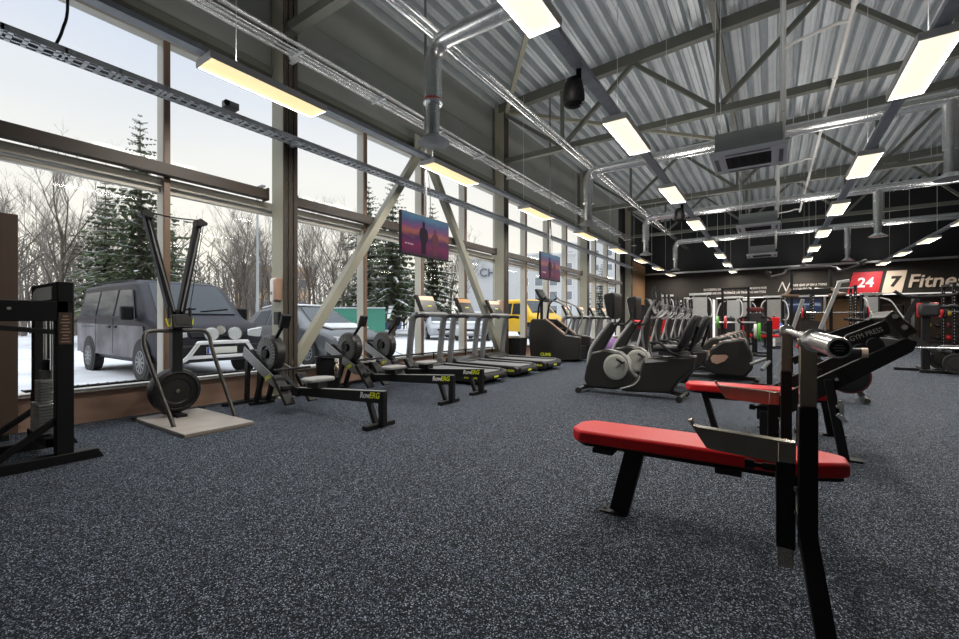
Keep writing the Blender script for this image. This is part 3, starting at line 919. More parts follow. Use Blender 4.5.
# ------------------------------------------------------------------ rowing machines
def make_rower(label):
    t = thing('rowing_machine', label, 'rowing machine', (0, 0, 0), PI, 'rowing machines')
    rl = MB().prism([(-0.03, 0.25), (1.45, 0.19), (1.45, 0.28), (-0.03, 0.37)], 'y', -0.028, 0.028).build('rail', 'black', t, 0.004)
    MB().prism([(-0.02, 0.371), (1.44, 0.281), (1.44, 0.286), (-0.02, 0.376)], 'y', -0.022, 0.022).build('rail_strip', 'silver', rl)
    mb = MB().bar((0.01, 0, 0.26), (0.01, 0, 0.03), 0.055, 0.075, (1, 0, 0))
    mb.bar((0.21, 0, 0.26), (0.11, 0, 0.03), 0.05, 0.05, (1, 0, 0))
    mb.build('rear_leg', 'black', t, 0.003)
    MB().bar((0.06, -0.19, 0.022), (0.06, 0.19, 0.022), 0.07, 0.044).build('rear_foot', 'black', t, 0.004)
    text('lettering', 'Row', 0.085, 'printw', rl, (0.318, 0.0295, 0.305), (R(90), R(-3.5), PI), 0.0008, 0.25, 0.002, 'LEFT', 0.95)
    text('lettering', 'ERG', 0.085, 'lime', rl, (0.175, 0.0295, 0.313), (R(90), R(-3.5), PI), 0.0008, 0.25, 0.002, 'LEFT', 0.95)
    st = MB().prism([(0.96, -0.15), (1.00, -0.18), (1.14, -0.17), (1.20, -0.10), (1.20, 0.10), (1.14, 0.17), (1.00, 0.18), (0.96, 0.15)], 'z', 0.385, 0.43).build('seat', 'seatgrey', t, 0.015)
    MB().box((1.08, 0, 0.35), (0.20, 0.13, 0.08)).build('seat_carriage', 'blackp', st, 0.004)
    for s in (-1, 1):
        mb = MB().prism([(1.35, 0.12), (1.39, 0.10), (1.66, 0.40), (1.62, 0.44)], 'y', s * 0.15 - 0.06, s * 0.15 + 0.06)
        f = mb.build('footrest', 'blackp', t, 0.006)
        MB().bar((1.46, s * 0.15 - 0.06, 0.30), (1.46, s * 0.15 + 0.06, 0.30), 0.05, 0.05).build('foot_strap', 'rubber', f, 0.01)
    MB().prism([(1.40, 0.18), (1.55, 0.18), (2.20, 0.52), (2.46, 0.62), (2.46, 0.70), (2.36, 0.70), (1.50, 0.30), (1.40, 0.27)], 'y', -0.035, 0.035).build('front_frame', 'black', t, 0.004)
    pl = MB().prism([(1.66, 0.27), (1.78, 0.27), (2.50, 0.62), (2.46, 0.74), (1.66, 0.35)], 'y', 0.105, 0.118).build('side_plate', 'mgrey', t, 0.003)
    text('lettering', 'ERG', 0.07, 'lime', pl, (1.90, 0.1185, 0.375), (R(90), R(-26), PI), 0.0008, 0.2, 0.002)
    fl_ = MB().lathe([(0.05, -0.075), (0.21, -0.075), (0.235, -0.05), (0.235, 0.05), (0.21, 0.075), (0.10, 0.08), (0.09, 0.06), (0.02, 0.06)], (2.02, 0.0, 0.66), 'y', 32).build('flywheel_cage', 'dgrey', t)
    mb = MB()
    for k in range(28):
        a = 2 * PI * k / 28
        mb.bar((2.02 + 0.11 * math.cos(a), 0.079, 0.66 + 0.11 * math.sin(a)), (2.02 + 0.205 * math.cos(a), 0.077, 0.66 + 0.205 * math.sin(a)), 0.006, 0.004, (0, 1, 0))
    mb.build('cage_vents', 'mgrey', fl_)
    MB().cyl((2.02, 0.05, 0.66), (2.02, 0.10, 0.66), 0.06, n=18).build('hub', 'black', fl_)
    for x0, x1 in ((2.42, 2.46), (2.06, 2.24)):
        MB().bar((x0, 0.08, 0.62 if x0 > 2.3 else 0.45), (x1, 0.08, 0.03), 0.045, 0.06, (1, 0, 0)).build('front_leg', 'black', t, 0.003)
        MB().bar((x0, -0.08, 0.62 if x0 > 2.3 else 0.45), (x1, -0.08, 0.03), 0.045, 0.06, (1, 0, 0)).build('front_leg', 'black', t, 0.003)
    mb = MB().bar((2.46, -0.38, 0.02), (2.46, 0.38, 0.02), 0.06, 0.04).bar((2.24, -0.16, 0.02), (2.24, 0.16, 0.02), 0.05, 0.035).bar((2.2, 0, 0.02), (2.48, 0, 0.02), 0.05, 0.03)
    mb.build('front_foot', 'black', t, 0.003)
    MB().tube([(2.06, 0.0, 0.86), (1.93, 0, 0.84), (1.80, 0, 0.98), (1.75, 0, 1.04)], 0.022, 8).build('monitor_arm', 'black', t)
    mo = MB().box((1.72, 0, 1.07), (0.05, 0.12, 0.17), (0, R(-22), 0)).build('monitor', 'blackp', t, 0.006)
    MB().box((1.692, 0, 1.08), (0.006, 0.09, 0.08), (0, R(-22), 0)).build('monitor_screen', 'lcd', mo)
    h = MB().cyl((1.56, -0.24, 0.50), (1.56, 0.24, 0.50), 0.016, n=10).build('handle', 'rubber', t)
    MB().tube([(1.56, 0, 0.50), (2.0, 0, 0.62)], 0.006, 6).build('chain', 'nickel', h)
    return t
r0 = make_rower('rowing machine closest to the ski machine, lettered rail ending farthest out on the floor')
r0.location = (-3.22, 3.03, 0)
dup(r0, (-3.42, 4.42, 0), PI, 'middle rowing machine, between two other rowing machines')
dup(r0, (-3.50, 5.22, 0), PI, 'rowing machine standing directly beside the first treadmill')

# ------------------------------------------------------------------ treadmills
def make_treadmill(label):
    t = thing('treadmill', label, 'treadmill', (0, 0, 0), PI, 'treadmills')
    MB().prism([(0.16, 0.0), (0.20, 0.0), (0.24, 0.05), (1.40, 0.05), (1.42, 0.0), (1.5, 0.0), (1.5, 0.19), (0.02, 0.19), (0.02, 0.06), (0.14, 0.05)], 'y', -0.36, 0.36).build('deck', 'black', t, 0.006)
    MB().box((0.78, 0, 0.197), (1.5, 0.54, 0.014)).build('belt', 'belt', t, 0.003)
    for s in (-1, 1):
        sr = MB().prism([(-0.02, 0.07), (0.02, 0.05), (1.66, 0.05), (1.66, 0.24), (0.05, 0.21), (-0.02, 0.17)], 'y', s * 0.385 - 0.06, s * 0.385 + 0.06).build('side_rail', 'blackp', t, 0.012)
        MB().bar((0.10, s * 0.385, 0.2175), (1.5, s * 0.385, 0.237), 0.09, 0.006).build('rail_tread', 'belt', sr)
        text('lettering', 'SKILLRUN', 0.06, 'lime', sr, (0.17, s * 0.385 + s * 0.061, 0.13), (R(90), 0, PI if s > 0 else 0), 0.0006, 0.0, 0.001)
    rl = MB().cyl((0.0, -0.32, 0.125), (0.0, 0.32, 0.125), 0.058, n=18).build('rear_roller_cover', 'rubber', t)
    MB().box((-0.06, 0.0, 0.12), (0.004, 0.14, 0.03)).build('rear_badge', 'lime', rl)
    MB().prism([(1.36, 0.06), (1.68, 0.06), (1.72, 0.16), (1.68, 0.30), (1.50, 0.32), (1.36, 0.24)], 'y', -0.44, 0.44).build('motor_hood', 'dgrey', t, 0.025)
    for s in (-1, 1):
        u = MB().tube([(1.56, s * 0.44, 0.12), (1.54, s * 0.445, 0.5), (1.48, s * 0.45, 1.0), (1.44, s * 0.45, 1.14), (1.38, s * 0.42, 1.185)], 0.062, 12, 5).build('upright', 'mgrey', t)
        MB().cyl((1.557, s * 0.442, 0.22), (1.553, s * 0.443, 0.30), 0.060, n=14).build('upright_collar', 'silver', u)
    MB().tube([(1.38, -0.42, 1.185), (1.36, -0.3, 1.195), (1.36, 0.3, 1.195), (1.38, 0.42, 1.185)], 0.052, 12, 5).build('handlebar', 'mgrey', t)
    for s in (-1, 1):
        MB().tube([(1.40, s * 0.45, 1.16), (1.20, s * 0.45, 1.17), (1.10, s * 0.45, 1.15)], 0.036, 10).build('grip', 'rubber', t)
    co = MB().prism([(1.40, 1.22), (1.47, 1.22), (1.64, 1.55), (1.58, 1.57)], 'y', -0.24, 0.24).build('console', 'blackp', t, 0.012)
    MB().bar((1.400, 0, 1.25), (1.553, 0, 1.545), 0.43, 0.008, (1, 0, -0.5)).build('console_screen', 'lcd', co)
    MB().bar((1.505, 0, 1.462), (1.548, 0, 1.545), 0.41, 0.012, (1, 0, -0.5)).build('console_reflection', 'orangereflection', co)  # glowing band painted in place of a lamp's reflection on the console
    MB().bar((1.447, 0, 1.345), (1.458, 0, 1.366), 0.13, 0.012, (1, 0, -0.5)).build('console_badge', 'lime', co)
    return t
t0 = make_treadmill('treadmill closest to the rowing machines')
t0.location = (-3.96, 6.27, 0)
dup(t0, (-3.96, 7.50, 0), PI, 'middle treadmill of the three between the rowing machines and the stair climber')
dup(t0, (-3.96, 8.70, 0), PI, 'treadmill closest to the dark stair climber, on its camera side')
for i, y in enumerate((13.2, 14.45, 15.7, 16.95)):
    dup(t0, (-3.98, y, 0), PI, '%s treadmill beyond the stair climber, counted from the stair climber' % ORD[i])

# ------------------------------------------------------------------ stair climber
def make_stair(label):
    t = thing('stair_climber', label, 'stair climber', (0, 0, 0), PI)
    P = [(0.75, 1.05), (0.8, 0.66), (0.74, 0.10), (0.70, 0.03), (-0.24, 0.03), (-0.66, 0.08), (-0.69, 0.62), (-0.66, 0.66), (-0.28, 0.70), (0.3, 1.11), (0.68, 1.13)]
    for s in (-1, 1):
        sh = MB().prism(P, 'y', s * 0.36 - 0.06, s * 0.36 + 0.06).build('side_shell', 'dgrey', t, 0.03)
        MB().bar((0.32, s * 0.36, 1.135), (-0.25, s * 0.36, 0.735), 0.06, 0.02).build('shell_trim', 'sillw', sh)
        text('lettering', 'CLIMB', 0.11, 'lime', sh, (0.28, s * 0.4215, 0.17), (R(90), 0, PI if s > 0 else 0), 0.0008, 0, 0.004)
    MB().prism([(0.72, 0.05), (0.72, 1.08), (0.34, 1.06), (0.28, 0.85), (-0.30, 0.42), (-0.62, 0.40), (-0.62, 0.05)], 'y', -0.31, 0.31).build('body_core', 'black', t)
    for k in range(4):
        MB().box((0.16 - 0.22 * k, 0, 0.86 - 0.165 * k), (0.22, 0.56, 0.03)).build('step', 'rubber', t, 0.004)
    for s in (-1, 1):
        MB().tube([(0.40, s * 0.34, 1.88), (0.22, s * 0.36, 1.66), (-0.12, s * 0.38, 1.54), (-0.36, s * 0.38, 1.38), (-0.44, s * 0.38, 1.15), (-0.28, s * 0.37, 0.74)], 0.022, 10, 6).build('handrail', 'mgrey', t)
        MB().tube([(0.58, s * 0.30, 1.10), (0.50, s * 0.32, 1.55), (0.30, s * 0.35, 1.70)], 0.026, 10, 4).build('front_post', 'black', t)
    MB().tube([(0.60, -0.30, 1.68), (0.48, -0.26, 1.62), (0.42, 0, 1.60), (0.48, 0.26, 1.62), (0.60, 0.30, 1.68)], 0.02, 8, 4).build('cross_handle', 'black', t)
    co = MB().prism([(0.46, 1.66), (0.54, 1.62), (0.72, 1.93), (0.66, 1.96)], 'y', -0.22, 0.22).build('console', 'blackp', t, 0.012)
    MB().bar((0.462, 0, 1.69), (0.638, 0, 1.93), 0.38, 0.008, (1, 0, -0.6)).build('console_screen', 'lcd', co)
    MB().box((0.60, 0, 1.35), (0.05, 0.10, 0.6)).build('console_mast', 'black', t, 0.004)
    return t
make_stair('big dark stair climber with curved handrails beyond the treadmills').location = (-4.72, 10.95, 0)

# ------------------------------------------------------------------ recumbent bikes
def make_recumbent(label):
    t = thing('recumbent_bike', label, 'exercise bike', (0, 0, 0), PI, 'recumbent bikes')
    MB().prism([(0.74, 0.10), (0.77, 0.20), (0.74, 0.38), (0.66, 0.60), (0.44, 0.66), (0.22, 0.62), (0.10, 0.52), (0.05, 0.35), (-0.05, 0.25), (0.02, 0.13), (0.30, 0.07), (0.66, 0.07)], 'y', -0.12, 0.12).build('front_shell', 'dgrey', t, 0.035)
    MB().prism([(0.20, 0.07), (0.02, 0.20), (-0.07, 0.28), (-0.13, 0.50), (-0.16, 0.545), (-0.50, 0.585), (-0.84, 0.61), (-0.80, 0.42), (-0.62, 0.26), (-0.54, 0.12), (-0.50, 0.085), (0.10, 0.06)], 'y', -0.13, 0.13).build('rear_shell', 'dgrey', t, 0.03)
    sw = MB().tube([(0.18, 0.132, 0.10), (0.00, 0.134, 0.16), (-0.08, 0.134, 0.24), (-0.10, 0.132, 0.30)], 0.012, 8, 5)
    sw.build('shell_accent', 'disc', t)
    MB().prism([(-0.17, 0.485), (-0.48, 0.525), (-0.25, 0.545), (-0.17, 0.54)], 'y', 0.131, 0.136).build('side_badge', 'lgrey', t)
    m = MB().prism([(0.70, 0.42), (0.66, 0.66), (0.36, 1.06), (0.27, 1.06), (0.30, 0.95), (0.50, 0.62)], 'y', -0.055, 0.055).build('mast', 'dgrey', t, 0.02)
    MB().tube([(0.755, 0.0, 0.25), (0.735, 0.0, 0.42), (0.685, 0, 0.66), (0.375, 0, 1.07)], 0.028, 10, 4).build('mast_edge', 'lgrey', m)
    for s in (-1, 1):
        d = MB().lathe([(0.01, 0.0), (0.185, 0.0), (0.185, 0.02), (0.175, 0.028), (0.13, 0.030), (0.125, 0.026), (0.12, 0.032), (0.05, 0.036), (0.01, 0.036)] if s > 0 else [(0.01, -0.036), (0.05, -0.036), (0.12, -0.032), (0.125, -0.026), (0.13, -0.030), (0.175, -0.028), (0.185, -0.02), (0.185, 0.0), (0.01, 0)], (0.26, s * 0.115, 0.405), 'y', 36).build('crank_disc', 'disc', t)
        dx, dz = (0.10, 0.10) if s < 0 else (-0.10, 0.10)
        MB().bar((0.26, s * 0.16, 0.405), (0.26 + dx, s * 0.16, 0.405 + dz), 0.03, 0.02, (0, 1, 0)).build('crank', 'silver', d)
        MB().box((0.26 + dx, s * 0.22, 0.405 + dz), (0.11, 0.10, 0.035), (0, R(-30), 0)).build('pedal', 'blackp', d, 0.006)
    co = MB().prism([(0.27, 1.10), (0.36, 1.14), (0.42, 1.42), (0.40, 1.47), (0.27, 1.49), (0.26, 1.46)], 'y', -0.20, 0.20).build('console', 'blackp', t, 0.02)
    MB().bar((0.2655, 0, 1.16), (0.2605, 0, 1.44), 0.34, 0.008, (1, 0, 0)).build('console_screen', 'lcd', co)
    MB().prism([(0.365, 1.15), (0.372, 1.148), (0.432, 1.42), (0.412, 1.474), (0.405, 1.47), (0.42, 1.42)], 'y', -0.195, 0.195).build('console_back', 'lgrey', co)
    for s in (-1, 1):
        MB().tube([(0.31, s * 0.06, 1.02), (0.22, s * 0.20, 1.02), (0.14, s * 0.24, 1.10), (0.12, s * 0.24, 1.22)], 0.018, 8, 5).build('handlebar', 'rubber', t)
        MB().tube([(-0.62, s * 0.16, 0.62), (-0.55, s * 0.28, 0.66), (-0.40, s * 0.29, 0.78), (-0.28, s * 0.29, 0.78)], 0.018, 8, 5).build('side_handle', 'rubber', t)
    b = MB().loft([[(-0.60 + dx, -w, z), (-0.60 + dx, w, z), (-0.69 + dx, w * 0.92, z - 0.01), (-0.69 + dx, -w * 0.92, z - 0.01)] for dx, w, z in ((0.0, 0.18, 0.72), (-0.05, 0.21, 0.82), (-0.10, 0.215, 0.95), (-0.165, 0.20, 1.08), (-0.205, 0.15, 1.16))]).build('backrest', 'vinyl', t, 0.03)
    mb = MB()
    for k in range(6):
        f = (k + 1) / 7
        mb.bar((-0.588 - 0.19 * f, -0.14, 0.76 + 0.36 * f), (-0.588 - 0.19 * f, 0.14, 0.76 + 0.36 * f), 0.014, 0.012)
    mb.build('backrest_ribs', 'rubber', b)
    MB().prism([(-0.28, -0.17), (-0.34, -0.21), (-0.62, -0.19), (-0.66, -0.12), (-0.66, 0.12), (-0.62, 0.19), (-0.34, 0.21), (-0.28, 0.17)], 'z', 0.66, 0.74).build('seat_cushion', 'vinyl', t, 0.03)
    MB().box((-0.55, 0, 0.63), (0.42, 0.12, 0.07)).build('seat_slide', 'mgrey', t, 0.005)
    MB().bar((-0.74, 0, 0.62), (-0.86, 0, 1.0), 0.10, 0.04, (1, 0, 0)).build('backrest_post', 'black', t)
    for x in (0.79, -0.66):
        f = MB().cyl((x, -0.28, 0.055), (x, 0.28, 0.055), 0.03, n=12).build('floor_bar', 'dgrey', t)
        for s in (-1, 1):
            MB().cyl((x, s * 0.29 - 0.02, 0.045), (x, s * 0.29 + 0.02, 0.045), 0.043, n=14).build('transport_wheel', 'rubber', f)
    MB().bar((0.80, 0, 0.075), (0.60, 0, 0.09), 0.10, 0.05).build('floor_strut', 'dgrey', t)
    MB().bar((-0.67, 0, 0.07), (-0.45, 0, 0.10), 0.10, 0.05).build('floor_strut', 'dgrey', t)
    return t
b0 = make_recumbent('dark recumbent bike with a pale crank disc, closest to the red benches')
b0.location = (-1.62, 6.4, 0)
b0.scale = (0.95, 1, 1)
dup(b0, (-1.62, 7.6, 0), PI, 'second recumbent bike, directly behind another recumbent bike')

# ------------------------------------------------------------------ cross trainers
def make_elliptical(label):
    t = thing('cross_trainer', label, 'cross trainer', (0, 0, 0), PI, 'cross trainers')
    P = [(-0.16, 0.45), (-0.10, 0.29), (-0.12, 0.15), (-0.30, 0.10), (-0.71, 0.09), (-0.83, 0.25), (-0.81, 0.48), (-0.71, 0.77), (-0.37, 0.72), (-0.16, 0.56)]
    sh = MB().prism(P, 'y', -0.22, 0.22).build('rear_shell', 'dgrey', t, 0.04)
    mb = MB()
    for k in range(5):
        x = -0.22 - 0.10 * k
        mb.bar((x, -0.18, 0.615 + 0.028 * k + (0.04 if k else 0)), (x, 0.18, 0.615 + 0.028 * k + (0.04 if k else 0)), 0.025, 0.03)
    mb.build('shell_ribs', 'sillw', sh)
    for s in (-1, 1):
        MB().prism([(-0.18, 0.41), (-0.22, 0.46), (-0.42, 0.475), (-0.46, 0.44), (-0.40, 0.36), (-0.28, 0.30), (-0.20, 0.33)], 'y', s * 0.218, s * 0.226).build('side_badge', 'sillw', sh, 0.002)
    MB().bar((-0.85, 0, 0.055), (1.10, 0, 0.055), 0.12, 0.07).build('base_rail', 'dgrey', t, 0.01)
    for x in (-0.88, 1.10):
        MB().cyl((x, -0.28, 0.04), (x, 0.28, 0.04), 0.036, n=12).build('floor_bar', 'black', t)
    MB().prism([(1.16, 0.08), (1.17, 0.35), (0.96, 1.15), (0.86, 1.15), (0.98, 0.40), (0.90, 0.08)], 'y', -0.06, 0.06).build('mast', 'dgrey', t, 0.015)
    MB().tube([(1.175, 0, 0.12), (1.17, 0, 0.4), (0.97, 0, 1.16)], 0.042, 8, 3).build('mast_edge', 'silver', t)
    for s in (-1, 1):
        MB().bar((-0.14, s * 0.255, 0.40), (0.92, s * 0.23, 0.30), 0.05, 0.06).build('pedal_rail', 'mgrey', t, 0.004)
        MB().box((0.12, s * 0.25, 0.425), (0.40, 0.16, 0.06), (0, R(5), 0)).build('pedal', 'blackp', t, 0.012)
        MB().tube([(0.92, s * 0.22, 0.30), (1.0, s * 0.25, 0.85), (0.90, s * 0.26, 1.20), (0.76, s * 0.25, 1.48), (0.78, s * 0.24, 1.70)], 0.024, 8, 5).build('moving_arm', 'mgrey', t)
        MB().tube([(0.76, s * 0.25, 1.48), (0.77, s * 0.245, 1.6), (0.78, s * 0.24, 1.74)], 0.03, 8).build('arm_grip', 'rubber', t)
        MB().tube([(0.88, s * 0.05, 1.12), (0.72, s * 0.18, 1.16), (0.62, s * 0.2, 1.28)], 0.018, 8, 4).build('fixed_handle', 'silver', t)
    co = MB().prism([(0.80, 1.20), (0.87, 1.17), (0.98, 1.48), (0.92, 1.51)], 'y', -0.19, 0.19).build('console', 'blackp', t, 0.012)
    MB().bar((0.80, 0, 1.22), (0.908, 0, 1.49), 0.33, 0.008, (1, 0, -0.4)).build('console_screen', 'lcd', co)
    return t
e0 = make_elliptical('cross trainer with tan oval badge on dark rear housing, first behind the recumbent bikes')
e0.location = (-1.08, 8.95, 0)
for i in range(5):
    dup(e0, (-1.38, 10.25 + 1.28 * i, 0), PI, '%s cross trainer in the row, counted from the recumbent bikes' % ORD[i + 1])

# ------------------------------------------------------------------ ski machine
SX, SY = -5.05, 2.06
t = thing('ski_machine', 'black ski training machine with tall V arms on a grey platform by the window', 'ski machine', (SX, SY, 0))
b = MB().box((0, 0, 0.022), (1.22, 0.64, 0.026)).build('platform', 'ply', t, 0.003)
MB().box((0, 0, 0.006), (1.21, 0.63, 0.010)).build('platform_edge', 'plyedge', b)
wx = -0.40
o = MB().lathe([(0.03, -0.10), (0.19, -0.10), (0.235, -0.07), (0.25, 0.0), (0.25, 0.03), (0.235, 0.07), (0.20, 0.085), (0.19, 0.07), (0.14, 0.075), (0.13, 0.065), (0.05, 0.07), (0.01, 0.07)], (wx, -0.02, 0.31), 'x', 40).build('flywheel_housing', 'blackp', t)
mb = MB()
for k in range(36):
    a = 2 * PI * k / 36
    mb.bar((wx + 0.075, -0.02 + 0.145 * math.cos(a), 0.31 + 0.145 * math.sin(a)), (wx + 0.077, -0.02 + 0.19 * math.cos(a), 0.31 + 0.19 * math.sin(a)), 0.006, 0.004, (1, 0, 0))
mb.build('housing_vents', 'black', o)
MB().cyl((wx + 0.06, -0.02, 0.31), (wx + 0.085, -0.02, 0.31), 0.022, n=14).build('hub', 'nickel', o)
MB().bar((-0.36, -0.02, 0.52), (-0.36, -0.02, 1.20), 0.10, 0.09, (1, 0, 0)).build('post', 'black', t, 0.004)
MB().box((-0.40, -0.02, 0.05), (0.40, 0.10, 0.03)).build('post_foot', 'black', t, 0.003)
for s, yt in ((-1, -0.29), (1, 0.195)):
    a = MB().bar((-0.36, s * 0.035 - 0.02, 1.12), (-0.36, yt, 2.17), 0.062, 0.09, (1, 0, 0)).build('arm', 'black', t, 0.006)
    MB().bar((-0.31, s * 0.035 - 0.02, 1.18), (-0.31, yt, 2.12), 0.014, 0.006, (1, 0, 0)).build('arm_slot', 'mgrey', a)
    MB().prism([(yt - s * 0.035, 2.14), (yt + s * 0.07, 2.165), (yt + s * 0.075, 2.195), (yt, 2.235), (yt - s * 0.04, 2.20)], 'x', -0.40, -0.28).build('pulley_head', 'blackp', a, 0.006)
    MB().tube([(-0.27, yt + s * 0.02, 2.15), (-0.27, s * 0.10 - 0.02, 1.22)], 0.004, 5).build('cord', 'black', t)
    h = MB().cyl((-0.27, s * 0.10 - 0.02, 1.10), (-0.27, s * 0.10 - 0.02, 1.22), 0.016, n=10).build('hand_grip', 'rubber', t)
    MB().tube([(-0.27, s * 0.10 - 0.05, 1.10), (-0.27, s * 0.10 - 0.03, 1.02), (-0.27, s * 0.10 + 0.0, 1.02), (-0.27, s * 0.10 + 0.01, 1.10)], 0.008, 6).build('grip_loop', 'lime', h)
    MB().tube([(-0.34, -0.02 + s * 0.04, 0.965), (-0.34, -0.02 + s * 0.20, 0.97), (-0.33, -0.02 + s * 0.28, 0.955), (-0.30, -0.02 + s * 0.315, 0.88), (-0.20, -0.02 + s * 0.312, 0.70), (0.20, 0.04 + s * 0.29, 0.035)], 0.021, 10, 5).build('stand_leg', 'gunmetal', t)
MB().tube([(-0.36, -0.29, 2.22), (-0.36, -0.05, 2.205), (-0.36, 0.195, 2.22)], 0.008, 6, 4).build('top_cord', 'black', t)
mo = MB().box((-0.27, 0.0, 1.07), (0.05, 0.19, 0.15), (0, R(-15), 0)).build('monitor', 'blackp', t, 0.008)
MB().box((-0.242, 0.0, 1.08), (0.006, 0.13, 0.09), (0, R(-15), 0)).build('monitor_screen', 'lcd', mo)
mb = MB().box((-0.58, 0.33, 0.035), (0.05, 0.04, 0.02)).box((-0.58, -0.33, 0.035), (0.05, 0.04, 0.02))
mb.build('platform_clip', 'black', t)

# ------------------------------------------------------------------ cable station at the left edge
t = thing('cable_station', 'black cable weight station with silver weight plates in front of the window and brown panel', 'cable machine', (-4.78, 0.5, 0))
for x in (-0.34, 0.34):
    MB().prism([(0.66, 0.0), (0.62, 0.075), (-0.9, 0.075), (-0.9, 0.0)], 'x', x - 0.05, x + 0.05).build('base_beam', 'black', t, 0.005)
    MB().box((x + 0.0, 0.43, 0.72), (0.09, 0.10, 1.30)).build('upright', 'black', t, 0.005)
    MB().bar((x, 0.40, 0.34), (x, 0.05, 0.07), 0.04, 0.05, (1, 0, 0)).build('strut', 'black', t, 0.003)
    MB().bar((x, 0.45, 1.15), (x, -1.0, 1.15), 0.09, 0.15).build('arm_beam', 'black', t, 0.006)
tp = MB().prism([(-0.39, 1.22), (0.39, 1.22), (0.39, 1.37), (-0.20, 1.37), (-0.32, 1.345), (-0.39, 1.28)], 'y', 0.385, 0.475).build('top_cover', 'black', t, 0.005)
MB().prism([(-0.33, 1.24), (0.26, 1.24), (0.26, 1.34), (-0.19, 1.34), (-0.30, 1.315), (-0.33, 1.28)], 'y', 0.378, 0.386).build('cover_plate', 'white', tp)
mb = MB()
for k, y in enumerate((-0.06, 0.02, 0.08, 0.14)):
    mb.cyl((0.384, y, 1.165), (0.392, y, 1.165), 0.011)
mb.build('bolts', 'silver', t)
MB().bar((0.41, -0.12, 1.06), (0.36, 0.40, 0.99), 0.025, 0.035).build('swing_lever', 'black', t, 0.003)
MB().cyl((0.33, -0.14, 1.06), (0.41, -0.14, 1.06), 0.06, n=18).build('pulley', 'dgrey', t)
for k in range(10):
    MB().box((0.05, 0.40, 0.215 + 0.0235 * k), (0.28, 0.15, 0.017)).build('weight_plate', 'silver', t, 0.003)
for k in range(8):
    MB().box((0.08, 0.40, 0.455 + 0.0215 * k), (0.20, 0.13, 0.015)).build('weight_plate', 'silver', t, 0.003)
MB().box((0.09, 0.40, 0.66), (0.13, 0.10, 0.07)).build('stack_head', 'mgrey', t, 0.006)
MB().lathe([(0.05, 0.0), (0.05, 0.05), (0.035, 0.08), (0.01, 0.085)], (0.10, 0.40, 0.695)).build('stack_cap', 'black', t)
mb = MB().cyl((-0.04, 0.40, 0.15), (-0.04, 0.40, 1.2), 0.011, n=8).cyl((0.16, 0.40, 0.15), (0.16, 0.40, 1.2), 0.011, n=8)
mb.build('guide_rods', 'chrome', t)
MB().box((0.0, 0.40, 0.16), (0.60, 0.12, 0.06)).build('stack_base', 'black', t, 0.003)
st = MB().box((0.387, 0.43, 1.02), (0.002, 0.075, 0.24)).build('sticker', 'brown', t)
mb = MB()
for k in range(9):
    mb.box((0.389, 0.43, 0.92 + 0.024 * k), (0.002, 0.055 - 0.012 * (k % 3), 0.008))
mb.build('sticker_print', 'sillw', st)

t = thing('wooden_panel', 'plain brown wooden panel standing against the glazing at the hall corner', 'panel', (-5.74, 0.1, 0))
MB().box((0, 0, 1.05), (0.06, 1.58, 2.0)).build('board', 'brown', t, 0.004)
mb = MB()
for y in (-0.7, 0.7):
    mb.box((0.0, y, 0.025), (0.16, 0.05, 0.05))
mb.build('feet', 'black', t)

# ------------------------------------------------------------------ black wire guards along the sill
for k, (a, b, lab) in enumerate(((0.95, 3.25, 'black wire shelf guard along the sill behind the ski machine'), (5.7, 9.2, 'black wire shelf guard along the sill behind the treadmills'))):
    t = thing('wire_guard', lab, 'guard', (-5.87, (a + b) / 2, 0), 0, 'sill guards')
    L = b - a
    mb = MB()
    for x in (-0.07, -0.045, -0.02, 0.005, 0.03):
        mb.box((x, 0, 0.405), (0.008, L, 0.008))
    q = -L / 2
    while q <= L / 2 + 1e-6:
        mb.box((-0.01, q, 0.408), (0.13, 0.012, 0.012))
        q += 0.08
    mb.box((0.05, 0, 0.405), (0.012, L, 0.018))
    mb.build('shelf_grid', 'black', t)
    for s in [-L / 2 + 0.05 + i * (L - 0.1) / max(1, round(L / 1.1)) for i in range(int(round(L / 1.1)) + 1)]:
        lg = MB().box((0.05, s, 0.20), (0.022, 0.022, 0.40)).box((0.05, s, 0.006), (0.07, 0.05, 0.012))
        lg.build('leg', 'black', t)

# ------------------------------------------------------------------ dispenser, bins
t = thing('soap_dispenser', 'white wall mounted dispenser on the first steel column', 'dispenser', (-5.72, 3.40, 1.33))
MB().prism([(-0.07, 0.02), (-0.05, 0.0), (0.05, 0.0), (0.07, 0.03), (0.07, 0.30), (0.04, 0.345), (-0.05, 0.345), (-0.07, 0.31)], 'x', -0.085, 0.0).build('body', 'white', t, 0.012)
MB().prism([(-0.068, 0.03), (0.068, 0.03), (0.068, 0.30), (0.035, 0.342), (-0.045, 0.342), (-0.068, 0.305)], 'x', 0.0, 0.05).build('front_cover', 'sillw', t, 0.012)
MB().cyl((-0.04, -0.07, 0.13), (-0.04, -0.076, 0.13), 0.022, n=18).build('level_window', 'mgrey', t)
t = thing('notice_holder', 'small black holder box below the white dispenser', 'holder', (-5.72, 3.405, 1.02))
MB().box((-0.02, 0, 0.09), (0.11, 0.05, 0.18)).build('box', 'blackp', t, 0.006)
t = thing('waste_bin', 'open black waste bin with a bottle hung on it, behind the rowing machines', 'bin', (-5.42, 4.02, 0), R(0))
mb = MB().lathe([(0.14, 0.0), (0.15, 0.02), (0.19, 0.52), (0.205, 0.53), (0.205, 0.55), (0.18, 0.55), (0.145, 0.04), (0.01, 0.03)], n=28)
mb.build('bucket', 'blackp', t)
MB().tube([(0.0, -0.205, 0.53), (0.10, -0.20, 0.56), (0.21, 0, 0.57), (0.10, 0.20, 0.56), (0, 0.205, 0.53)], 0.008, 6, 4).build('bucket_handle', 'black', t)
